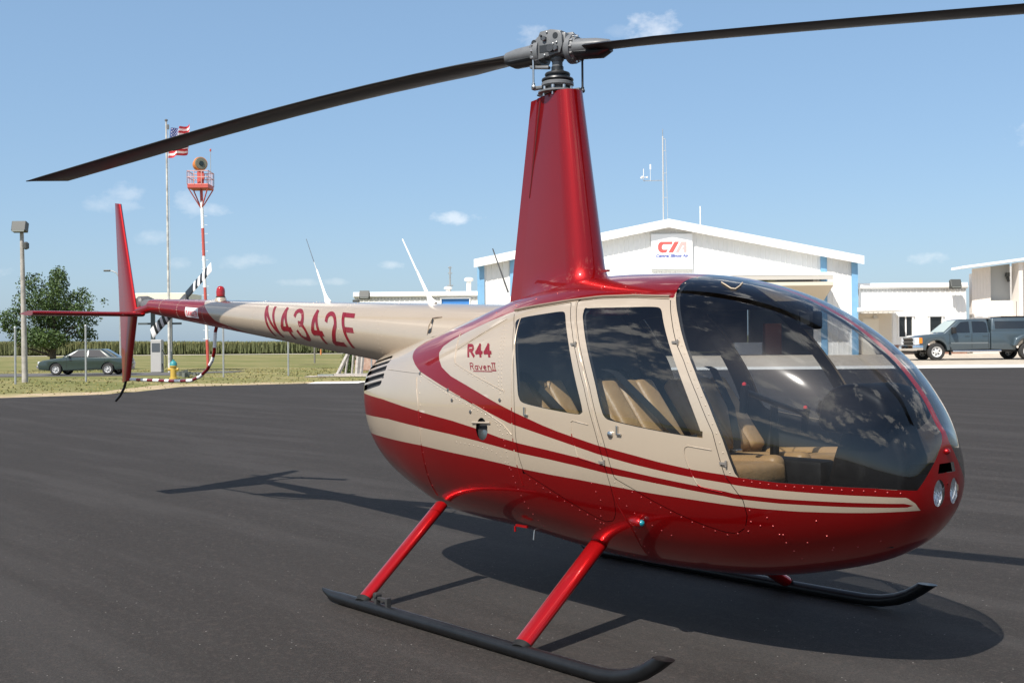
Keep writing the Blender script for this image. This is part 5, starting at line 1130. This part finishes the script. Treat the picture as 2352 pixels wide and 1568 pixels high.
# ---- tail boom
bz = lambda x: 1.573-(x+1.95)*.0792; br = lambda x: .198+(x+1.95)*.0345
xs = np.concatenate([np.linspace(-.30, -5.55, 150), [-5.60, -5.64]]); nth = 72; V = []; F = []
for i, x in enumerate(xs):
    r = br(x)*(1 if i < 150 else (.97, .86)[i-150])
    for j in range(nth):
        a = 2*math.pi*j/nth; n = np.array([.0345, math.cos(a), math.sin(a)]); n /= np.linalg.norm(n); V.append(np.concatenate([[x, r*math.cos(a), bz(x)+r*math.sin(a)], n]))
for i in range(len(xs)-1):
    for j in range(nth): a, b = i*nth+j, i*nth+(j+1) % nth; F.append((a, b, b+nth, a+nth))
c = len(V); V.append(np.array([-5.645, 0, bz(-5.645), -1, 0, 0.])); F += [(c, (len(xs)-1)*nth+j, (len(xs)-1)*nth+(j+1) % nth) for j in range(nth)]
def fboom(A):
    s_ = np.clip((A[:, 2]-bz(A[:, 0]))/br(A[:, 0]), -1, 1); return A[:, 0]-np.interp(s_, [-1, -.9, -.72, -.46, 0, .36, .95, 1], [-3.45, -3.60, -3.80, -4.105, -4.21, -4.29, -4.43, -4.43])
V, F = cut(V, F, fboom(np.array(V))); A = np.array(V); cen = np.array([A[list(f), :3].mean(0) for f in F]); k = fboom(cen) > 0
boom = patch('tail_boom', V, F, [M_RED, M_TAN], heli, [1 if kk else 0 for kk in k])
def bpt(x, phi, off=0.0, side=-1): return Vector((x, side*(br(x)+off)*math.cos(phi), bz(x)+(br(x)+off)*math.sin(phi)))
mpb = lambda u, v, o: bpt(u, v/br(u), o)
lettering('registration', 'N4342F', -3.112, -.129, .168, .258, .0675, .037, mpb, M_LET, boom, skew=.5)
q = MB(); vs = []
for i in range(6):
    for j in range(4): vs.append(bpt(-4.71+.27*i/5, math.radians(20-48*j/3), .0012))
q.add(vs, [(i*4+j, i*4+j+1, i*4+j+5, i*4+j+4) for i in range(5) for j in range(3)]); lb_ = q.build('warning_placard', mat('placard_white', (.78, .76, .75), .4), boom, 60)
lettering('placard_lettering', 'DANGER', -4.69, -.035, .033, .050, .008, .008, lambda u, v, o: bpt(u, v/br(u)+math.radians(-4), o+.0012), mat('placard_red', (.62, .03, .05), .5), boom)
q = MB()
for x in (-1.55, -2.06, -2.62, -3.40, -3.9, -4.35, -4.9, -5.3):
    for kq in range(40):
        a = -math.pi/2+math.pi*2*kq/40; p = bpt(x, a, .0003); dome(q, p, Vector((0, p.y, p.z-bz(x))).normalized(), .0036)
for x in np.arange(-4.2, -1.4, .05):
    for a in (-.05,): p = bpt(x, a, .0003); dome(q, p, Vector((0, p.y, p.z-bz(x))).normalized(), .0024)
o = q.build('rivets', M_TAN, boom, 50); o['kind'] = 'stuff'
# scoop on the boom side
rd = math.radians
q = MB(); q.add([bpt(-.966, rd(34.5), .004), bpt(-.946, rd(33.5), .004), bpt(-.931, rd(14), .004), bpt(-.945, rd(11), .004), bpt(-.966, rd(10.5), .004)], [(0, 1, 2, 3, 4)]); q.build('scoop_mouth', M_HUBD, boom)
q = MB(); q.tube([bpt(-.972, rd(36), .004), bpt(-.974, rd(22), .005), bpt(-.972, rd(9), .004)], .0045, 6); q.build('scoop_lip', M_TAN, boom, 60)
q = MB(); q.tube([bpt(-.968, rd(36), .005), bpt(-.92, rd(38), .005), bpt(-.88, rd(39.5), .001)], .004, 6); q.build('scoop_edge', mat('gutter_brown', (.20, .15, .11), .5), boom, 60)
for (x, z) in ((-.625, 1.296), (-.281, 1.208), (-.236, 1.152), (-.059, 1.094), (.195, 1.166)):
    for s_ in (-1, 1):
        p, n = skin(x, z, .0005, s_); q = MB(); q.tube([p-n*.002, p+n*.003, p+n*.004], [.010, .010, .007], 12); q.build('cowl_fastener', mat('fastener_grey', (.20, .19, .18), .35, metal=.8), heli, 40)
# beacon and antennas
q = MB(); zb = bz(-4.23)+br(-4.23); q.lathe([(.055, -.02), (.05, .012), (.040, .022), (0, .022)], (-4.23, 0, zb), 18); bc_ = q.build('beacon_base', M_TAN, heli, 40)
q = MB(); q.lathe([(.040, .022), (.041, .03), (.036, .032)], (-4.23, 0, zb), 18); q.build('beacon_ring', M_HUBD, bc_)
q = MB(); q.lathe([(.036, .03), (.038, .07), (.034, .098), (.022, .116), (0, .122)], (-4.23, 0, zb), 18); q.build('beacon_glass', mat('beacon_red', (.33, .008, .010), .08, spec=.8), bc_, 60)
M_WHT = mat('antenna_white', (.80, .79, .77), .4)
for (xb, zb, xt, zt_, w0) in ((-2.51, bz(-2.51)+br(-2.51)-.01, -2.81, 2.29, .018), (-1.22, bz(-1.22)+br(-1.22)-.01, -1.55, 2.19, .020)):
    q = MB(); d = Vector((xt-xb, 0, zt_-zb)); b0 = Vector((xb, 0, zb))
    q.tube([b0-d*.02, b0+d*.06, b0+d*.14, b0+d*.5, b0+d*.52], [w0*2.6, w0*1.5, w0*.85, w0*.5, w0*.3], 10, squash=(1.0, .35, (1, 0, 0))); an_ = q.build('blade_antenna', M_WHT, heli, 60)
    long_ = xb > -2; q = MB(); q.tube([b0+d*.5, b0+d], [.0065 if long_ else .0032, .0045 if long_ else .0022], 8); q.build('antenna_tip', M_WHT if long_ else mat('tip_grey', (.55, .55, .53), .5), an_)
q = MB(); q.tube([(-.42, .02, 1.66), (-.475, .02, 1.78)], [.010, .006], 8); a3 = q.build('whip_antenna', M_WHT, heli)
q = MB(); q.tube([(-.475, .02, 1.78), (-.62, .02, 2.06)], [.0055, .0035], 8); q.build('antenna_tip', mat('whip_dark', (.05, .05, .05), .5), a3)
q = MB(); q.box((-.93, -.10, 1.60), (.025, .02, .03)); q.build('latch', M_RED, heli)

# ---- fin, stabiliser, tail rotor, guard
def plate(name, pts, y0, th, mt, parent, edge=.25):
    """thin aerofoil-like plate: pts are (x, z) corners leading edge first"""
    (lx0, lz0), (lx1, lz1), (tx1, tz1), (tx0, tz0) = pts; q = MB(); vs = []; prof = [(0, 0), (.03, .55), (.12, .9), (.3, 1), (.6, .7), (1, .06)]
    loop = [(c, t_) for c, t_ in prof]+[(c, -t_) for c, t_ in prof[::-1][:-1]]
    for (a, b) in (((lx0, lz0), (tx0, tz0)), ((lx1, lz1), (tx1, tz1))):
        for (c, t_) in loop: vs.append((a[0]+(b[0]-a[0])*c, y0+t_*th/2, a[1]+(b[1]-a[1])*c))
    n = len(loop); q.add(vs, [(i, (i+1) % n, (i+1) % n+n, i+n) for i in range(n)]+[tuple(range(n)), tuple(range(2*n-1, n-1, -1))]); return q.build(name, mt, parent, 50)
plate('upper_fin', [(-5.84, 1.80), (-6.24, 2.90), (-6.37, 2.92), (-6.27, 1.80)], -.06, .045, M_RED, heli)
lf = plate('lower_fin', [(-5.85, 1.79), (-6.05, 1.15), (-6.21, 1.13), (-6.26, 1.79)], -.06, .045, M_RED, heli)
q = MB(); prof = [(0, 0), (.03, .6), (.12, .95), (.3, 1), (.6, .7), (1, .06)]; loop = prof+[(c, -t_) for c, t_ in prof[::-1][:-1]]; vs = []
for y in (-.06, -1.10):
    for (c, t_) in loop: vs.append((-5.66-.36*c, y, 1.790+t_*.022))
n = len(loop); q.add(vs, [(i, (i+1) % n, (i+1) % n+n, i+n) for i in range(n)]+[tuple(range(n)), tuple(range(2*n-1, n-1, -1))]); q.build('horizontal_stabiliser', M_RED, heli, 50)
q = MB(); q.tube([(-5.60, -.02, 1.855), (-5.72, -.03, 1.84), (-6.1, -.05, 1.80)], [.05, .045, .03], 12); q.build('empennage_mount', M_RED, heli, 50)
GX, GZ = -5.88, 1.90
q = MB(); q.tube([(-5.62, 0, 1.862), (-5.74, 0, 1.873), (-5.80, 0, 1.885)], [.062, .066, .05], 16); q.lathe([(.05, -.05), (.07, -.03), (.075, .06), (.05, .12), (.028, .14), (.026, .33)], (GX, 0, GZ), 18, axis='y'); q.build('tail_gearbox', mat('gearbox_grey', (.10, .10, .10), .45), heli, 40)
TY = .40; tdx, tdz = .908, .419
q = MB(); q.lathe([(.03, -.07), (.05, -.06), (.05, .05), (.03, .07), (0, .07)], (GX, TY, GZ), 16, axis='y'); q.box((GX, TY, GZ), (.30, .04, .075), rot=Matrix.Rotation(-math.atan2(tdz, tdx), 3, 'Y')); thub = q.build('tail_rotor_hub', M_HUBG, heli, 40)
for sg_ in (1, -1):
    q = MB(); cuts = [(.12, .32, 0), (.32, .37, 1), (.37, .425, 0), (.425, .48, 1), (.48, .535, 0), (.535, .59, 1), (.59, .645, 0), (.645, .735, 1)]; prof = [(-.25, 0), (-.2, .6), (-.05, 1), (.25, .8), (.75, .05), (.25, -.8), (-.05, -1), (-.2, -.6)]
    for (r0, r1, mi) in cuts:
        vs = []
        for r in (r0, r1):
            for (c, t_) in prof:
                px_, pz_ = GX+sg_*tdx*r-tdz*c*.105, GZ+sg_*tdz*r+tdx*c*.105; vs.append((px_, TY+t_*.006+c*.02*sg_, pz_))
        n = len(prof); q.add(vs, [(i, (i+1) % n, (i+1) % n+n, i+n) for i in range(n)]+[tuple(range(n)), tuple(range(2*n-1, n-1, -1))], mi)
    q.build('tail_rotor_blade', [mat('tail_blade_black', (.012, .013, .012), .4), M_WHT], heli, 50)
gp_ = [(-4.29, 0, 1.68), (-4.335, 0, 1.60), (-4.36, 0, 1.42), (-4.40, 0, 1.35), (-4.49, 0, 1.275), (-4.63, 0, 1.21), (-4.81, 0, 1.17), (-5.22, 0, 1.16), (-5.79, -.02, 1.16), (-6.10, -.05, 1.165)]
pl = []; 
for a, b in zip(gp_[:-1], gp_[1:]):
    n = max(1, int((Vector(b)-Vector(a)).length/.04)); pl += [tuple(Vector(a).lerp(Vector(b), i/n)) for i in range(n)]
pl.append(gp_[-1]); acc = 0; q = MB()
for i in range(len(pl)-1):
    acc += (Vector(pl[i+1])-Vector(pl[i])).length; q.tube([pl[i], pl[i+1]], .015, 10, int(acc/.115) % 2, cap=False)
q.build('tail_guard', [M_RED, M_WHT], heli, 60)
q = MB(); q.tube([(-6.12, -.06, 1.16), (-6.17, -.06, 1.08), (-6.27, -.06, 1.0), (-6.38, -.06, .945)], .013, 8); q.build('tail_skid', M_SKID, lf, 60)

# ---- mast fairing
def fair_section(t):
    """teardrop in plan at height fraction t"""
    cx_ = .215+(.088-.215)*t; r = .128+(.083-.128)*t; tx = -.405+(-.215+.405)*t; tt = .030+(.022-.030)*t
    P = [(cx_+r*math.cos(math.radians(a)), r*math.sin(math.radians(a))) for a in range(-100, 101, 10)]
    x1, y1 = P[-1]; xk = tx+.13-.05*t; yk = tt+.022*(1-.3*t)
    P += [(x1+(xk-x1)*k, y1+(yk-y1)*k**1.25) for k in (.2, .4, .6, .8, 1.0)]+[(xk-.006, yk-.008), (tx, tt*.7)]
    P += [(x, -y) for x, y in P[::-1] if abs(y) > 1e-9 and x < x1+1e-9][:-1]
    return P
q = MB(); rings = []
zl = [1.62, 1.70, 1.75, 1.78, 1.81, 1.845, 1.89, 1.95]+list(np.linspace(2.02, 2.905, 14))
for z in zl:
    t_ = (z-1.75)/1.15; P = fair_section(max(t_, -.06)); fl = .11*max(0, (1.90-z)/.13)**2.4 if z < 1.90 else 0; fl = min(fl, .16)
    ring = []
    for (x, y) in P:
        d = Vector((x-.0, y)); nrm = Vector((x-.02, y*2.2)).normalized() if d.length > 0 else Vector((1, 0))
        kf = min(1, max(0, (x+.20)/.34)); ring.append((x+nrm.x*fl*.8*kf, y+nrm.y*fl*.5*kf, z if z < 2.9 else z+.02*(x+.1)))
    rings.append(ring)
n = len(rings[0]); vs = [p for r in rings for p in r]
q.add(vs, [(i*n+j, i*n+(j+1) % n, (i+1)*n+(j+1) % n, (i+1)*n+j) for i in range(len(rings)-1) for j in range(n)]+[tuple((len(rings)-1)*n+j for j in range(n))]); mf = q.build('mast_fairing', M_RED, heli, 35)
for s in (-1, 1):
    q = MB(); P0_ = fair_section(.52); P1_ = fair_section(.99); kx = lambda P: min(((abs(p[0]-(min(a[0] for a in P)+.105)), p) for p in P if p[1]*s > .02))[1]
    a, b = kx(P0_), kx(P1_); q.tube([(a[0], a[1]+s*.001, 1.75+1.15*.50), (b[0], b[1]+s*.001, 1.75+1.15*.985)], [.004, .007], 6); q.build('fairing_slot', mat('slot_dark_red', (.08, .002, .003), .6), mf)
q = MB()
for t_ in np.linspace(.04, .98, 11):
    P = fair_section(t_)
    for s in (-1, 1):
        for idx in (2,):
            p = P[idx] if s < 0 else (P[idx][0], -P[idx][1]); dome(q, Vector((p[0], p[1], 1.75+1.15*t_)), Vector((p[0]-.15, p[1], 0)).normalized(), .0026)
o = q.build('rivets', M_RED, mf, 50); o['kind'] = 'stuff'
q = MB(); q.box((.40, -.03, 1.862), (.05, .02, .012)); q.build('fairing_tab', M_RED, mf)

# ---- main rotor
AZ = math.radians(15.7); ea = Vector((math.cos(AZ), math.sin(AZ), 0)); eb = Vector((-math.sin(AZ), math.cos(AZ), 0)); RM = Matrix.Rotation(AZ, 3, 'Z')
hubr = bpy.data.objects.new('rotor_head', None); COL.objects.link(hubr); hubr.parent = heli; hubr.rotation_euler = (0, 0, AZ)     # children below: x along the blade, z world height
q = MB(); q.cyl((0, 0, 2.86), (0, 0, 3.16), .031, 20); q.lathe([(.033, 3.10), (.040, 3.11), (.040, 3.125), (.033, 3.135)], seg=20); q.build('rotor_mast', M_HUBG, hubr, 40)
q = MB(); q.lathe([(.10, 2.912), (.115, 2.916), (.115, 2.924), (.10, 2.93), (.06, 2.935), (.06, 2.95), (.088, 2.955), (.094, 2.96), (.094, 2.975), (.085, 2.982), (.05, 2.984)], seg=28); sw_ = q.build('swashplate_lower', M_HUBG, hubr, 35)
q = MB(); q.box((-.115, -.03, 2.957), (.075, .035, .018)); q.build('swashplate_arm', M_HUBG, hubr, 30, bevel=.004); MB().box((.105, .03, 2.93), (.06, .03, .012)).build('swashplate_arm', M_HUBG, hubr); MB().box((-.10, .02, 2.925), (.09, .03, .008)).build('swashplate_arm', M_HUBG, hubr)
q = MB(); q.lathe([(.055, 2.984), (.091, 2.986), (.094, 2.992), (.091, 3.0), (.066, 3.003), (.066, 3.016), (.073, 3.018), (.075, 3.026), (.070, 3.034), (.05, 3.04), (.036, 3.05), (.036, 3.07)], seg=28); q.build('swashplate_boot', M_HUBD, hubr, 35)
q = MB()
for kq in range(8):
    a = kq*math.pi/4+.2; q.cyl((.082*math.cos(a), .082*math.sin(a), 2.935), (.082*math.cos(a), .082*math.sin(a), 2.952), .010, 8); q.cyl((.088*math.cos(a), .088*math.sin(a), 2.895), (.088*math.cos(a), .088*math.sin(a), 2.918), .007, 8)
q.build('swashplate_bolts', M_STEEL, hubr, 40)['kind'] = 'stuff'
hp = [(-.078, 3.274), (-.005, 3.277), (.052, 3.263), (.066, 3.24), (.072, 3.18), (.055, 3.134), (-.04, 3.121), (-.11, 3.108), (-.150, 3.128), (-.155, 3.20), (-.128, 3.226), (-.094, 3.242)]
for s in (-1, 1):
    q = MB(); pts = hp if s < 0 else [(-a, z) for a, z in hp]; q.prism(pts, s*.044, s*.066, 'xz'); hplt = q.build('hub_plate', M_HUBG, hubr, 30, bevel=.005)
    q = MB()
    for (a, z, r) in ((-.119, 3.215, .0165), (.026, 3.236, .0175)): q.lathe([(0, 0), (r, 0), (r, .003), (0, .003)], (a*(1 if s < 0 else -1), s*.066 if s > 0 else -.0685, z), 16, axis='y')
    q.box((-.047*(1 if s < 0 else -1), s*.067, 3.170), (.066, .003, .042)); q.build('hub_openings', M_HUBD, hubr)['kind'] = 'stuff'
    q = MB()
    for (a, z, r) in ((-.046, 3.226, .016), (-.068, 3.246, .007), (.028, 3.162, .020)): q.lathe([(0, 0), (r, 0), (r, .012), (r*.8, .016), (0, .016)] if s > 0 else [(0, 0), (r, 0), (r, -.012), (r*.8, -.016), (0, -.016)], (a*(1 if s < 0 else -1), s*.066, z), 6, axis='y')
    q.build('hub_bolt_heads', mat('bolt_dark_grey', (.085, .09, .095), .4, metal=.4), hubr, 30)['kind'] = 'stuff'
    q = MB()
    for (a, z) in ((-.03, 3.262), (.012, 3.19), (.035, 3.195), (-.045, 3.132), (-.11, 3.18), (-.135, 3.17)): q.lathe([(0, 0), (.007, 0), (.006, .006), (0, .008)] if s > 0 else [(0, 0), (.007, 0), (.006, -.006), (0, -.008)], (a*(1 if s < 0 else -1), s*.066, z), 8, axis='y')
    q.build('hub_studs', M_STEEL, hubr, 40)['kind'] = 'stuff'
q = MB(); q.box((-.02, 0, 3.19), (.20, .085, .13)); q.box((0, 0, 3.262), (.10, .085, .02)); q.build('hub_yoke', M_HUBG, hubr, 30, bevel=.01)
q = MB(); q.tube([(0, -.085, 3.165), (0, .085, 3.165)], .022, 16); q.build('teeter_bolt', mat('teeter_dark', (.06, .062, .065), .4, metal=.4), hubr, 40)
_pf = np.polyfit([0, .34, .768, 1.217, 1.865, 2.499, 3.4, 5.03], [3.167, 3.142, 3.110, 3.082, 3.030, 2.976, 2.895, 2.745], 3)
_pa = np.polyfit([0, .381, .641, 1.225, 2.036, 2.778, 3.372, 4.13, 5.03], [3.168, 3.165, 3.160, 3.143, 3.102, 3.046, 2.991, 2.918, 2.840], 3)
zaf = lambda r: float(np.polyval(_pf, r)); zaa = lambda r: float(np.polyval(_pa, r))
def blade(dirs, zfun, p0=10.5, tw=5.0, name='rotor_blade'):
    d = ea*dirs; ld = Vector((0, 0, 1)).cross(d)            # leading edge side (turns anticlockwise seen from above)
    # grip, flange and root
    def pt(r, c, h): p = d*r+ld*c; return (p.x, p.y, zfun(r)+h)
    ax = (Vector(pt(.35, 0, 0))-Vector(pt(.08, 0, 0))).normalized()
    q = MB(); b0 = Vector(pt(.07, 0, 0)); q.tube([b0, b0+ax*.02, b0+ax*.021, b0+ax*.05, b0+ax*.052, b0+ax*.072], [.060, .064, .084, .084, .074, .066], 24); gr_ = q.build('blade_grip', M_HUBG, heli, 35)
    q = MB()
    for kq in range(12):
        a = kq*math.pi/6; up_ = Vector((0, 0, 1)); rt = ax.cross(up_).normalized(); u2 = rt.cross(ax); c0 = b0+rt*(.072*math.cos(a))+u2*(.072*math.sin(a)); q.cyl(c0+ax*.045, c0+ax*.066, .008, 8)
    q.build('grip_bolts', M_STEEL, gr_, 40)['kind'] = 'stuff'
    q = MB(); q.tube([b0+ax*.06, b0+ax*.10, b0+ax*.20, b0+ax*.27, b0+ax*.30], [.055, .054, .048, .036, .010], 14, squash=(1.0, 1.35, (0, 0, 1))); q.build('root_fitting', M_HUBG, gr_, 40)
    q = MB(); lift = -.012
    q.tube([b0+ax*.07+Vector((0, 0, -.03)), b0+ax*.22+Vector((0, 0, -.035)), b0+ax*.28+Vector((0, 0, -.02))], [.040, .038, .02], 12, squash=(.8, 1.6, (0, 0, 1))); q.build('root_underside', M_HUBD, gr_, 40)
    prof = [(-.25, 0), (-.243, .24), (-.20, .55), (-.10, .88), (.05, 1.0), (.25, .88), (.5, .5), (.74, .06), (.75, 0), (.74, -.06), (.5, -.5), (.25, -.88), (.05, -1.0), (-.10, -.88), (-.20, -.55), (-.243, -.24)]
    rs = [.22, .27, .32, .40, .52, .7, 1.0, 1.4, 1.8, 2.2, 2.6, 3.0, 3.4, 3.8, 4.2, 4.6, 4.84, 4.90, 4.96, 5.0, 5.03]; q = MB(); vs = []
    for r in rs:
        ch = .254 if r < 3.6 else .262; ch *= min(1, .55+(r-.22)/.5*.45) if r < .72 else 1; th = .0165 if r > .6 else .0165+(.6-r)*.03; pit = math.radians(p0-tw*r/5.03)
        te = .75 if r < 4.84 else .75-(r-4.84)/.19*.93
        for (c, t_) in prof:
            c_ = -.25+(c+.25)*(te+.25); x_ = -c_*ch; h_ = t_*th*(1 if r < 4.84 else max(.25, (te+.25))); p = d*r+ld*(x_*math.cos(pit)-h_*math.sin(pit)*0); vs.append((p.x, p.y, zfun(r)+x_*math.sin(pit)+h_*math.cos(pit)))
    n = len(prof); q.add(vs, [(i*n+j, i*n+(j+1) % n, (i+1)*n+(j+1) % n, (i+1)*n+j) for i in range(len(rs)-1) for j in range(n)]+[tuple(range(n)), tuple((len(rs)-1)*n+j for j in range(n))]); bl_ = q.build(name, M_BLADE, heli, 40)
    # trim tab on the trailing edge
    q = MB(); vs = []
    for r in (3.38, 3.55):
        pit = math.radians(p0-tw*r/5.03)
        for c_ in (.74, .80): p = d*r-ld*(c_*.254*math.cos(pit)); vs += [(p.x, p.y, zfun(r)-c_*.254*math.sin(pit)-.0015), (p.x, p.y, zfun(r)-c_*.254*math.sin(pit)+.0015)]
    q.add(vs, [(0, 2, 6, 4), (1, 3, 7, 5), (0, 2, 3, 1), (4, 6, 7, 5), (2, 6, 7, 3)]); q.build('trim_tab', M_BLADE, bl_)
blade(1, zaf, 6.2, 1.5); blade(-1, zaa, 1.6, 1.2)
for (a, b, z0, z1, mt) in ((-.131, -.055, 2.962, 3.172, M_STEEL), (.135, .055, 2.925, 3.12, M_HUBD)):
    q = MB(); q.tube([(a, b, z0), (a, b, z0+.02), (a, b, z0+.022), (a, b, z1-.022), (a, b, z1-.02), (a, b, z1)], [.010, .010, .0065, .0065, .010, .010], 10); q.lathe([(0, -.012), (.012, -.008), (.012, .008), (0, .012)], (a, b, z0), 10, axis='y'); q.build('pitch_link', mt, hubr, 40)
q = MB(); q.box((-.115, -.045, 3.172), (.10, .035, .03)); q.box((-.10, -.03, 3.075), (.13, .03, .018), rot=Matrix.Rotation(.15, 3, 'Y')); q.build('pitch_horn', M_HUBG, hubr, 30, bevel=.005)

# ---- landing gear
for s in (-1, 1):
    y = s*1.05; q = MB()
    path = [(-.905, y, .060), (-.88, y, .052), (-.80, y, .036), (-.70, y, .034), (0, y, .034), (.8, y, .034), (1.22, y, .034), (1.34, y, .036), (1.43, y, .046), (1.52, y, .070), (1.59, y, .102), (1.655, y, .145), (1.685, y, .168)]
    rad = [.006, .014, .027, .033, .033, .033, .033, .033, .033, .033, .033, .033, .033]; q.tube(path, rad, 20, cap=True); dv_ = (Vector(path[-1])-Vector(path[-2])).normalized()
    for iv in range(len(q.v)-20, len(q.v)): p_ = Vector(q.v[iv]); q.v[iv] = tuple(p_+dv_*((.176-p_.z)/dv_.z))        # cut level
    sk = q.build('skid', M_SKID, heli, 50)
    for (fx_, tx, tz_, ty) in ((.815, .70, .47, .37), (-.50, -.66, .50, .37)):
        a = Vector((fx_, s*1.045, .055)); b = Vector((tx, s*ty, tz_)); wd_ = .050 if fx_ > 0 else .044
        q = MB(); q.tube([a, a+(b-a)*.04, b], [wd_*.92, wd_, wd_*1.08], 24, squash=(1.0, .62, (1, 0, 0))); st_ = q.build('strut', M_STRUT, heli, 50)
        q = MB(); q.tube([a-(b-a)*.02, a+(b-a)*.018], [.040, .046], 16, squash=(1.12, .72, (1, 0, 0))); q.build('strut_shoe', mat('shoe_black', (.012, .012, .012), .7, spec=.2), st_, 50)
        q = MB(); c0 = a+(b-a)*.90; q.tube([c0, c0+(b-a)*.012], [wd_*1.085, wd_*1.085], 24, squash=(1.0, .62, (1, 0, 0))); q.build('strut_cuff', M_RED, st_, 50)
    q = MB(); q.box((-.35, y, .085), (.02, .03, .06)); q.box((-.30, y, .095), (.10, .02, .018)); q.box((-.25, y, .085), (.02, .03, .05)); q.cyl((-.35, y-.02, .11), (-.35, y+.02, .11), .016, 10); q.build('wheel_bracket', mat('bracket_black', (.03, .03, .03), .5), sk, bevel=.003)
    q = MB(); q.cyl((1.655, y, .147), (1.657, y, .1475), .031, 16); 
# belly drain and tie-down
q = MB(); q.cyl((.10, -.30, .44), (.10, -.31, .375), .005, 8); q.build('drain_tube', M_STEEL, heli)
q = MB(); q.box((.16, -.45, .475), (.09, .012, .012)); q.cyl((.11, -.455, .47), (.11, -.455, .44), .006, 8); q.build('belly_step', M_STRUT, heli)
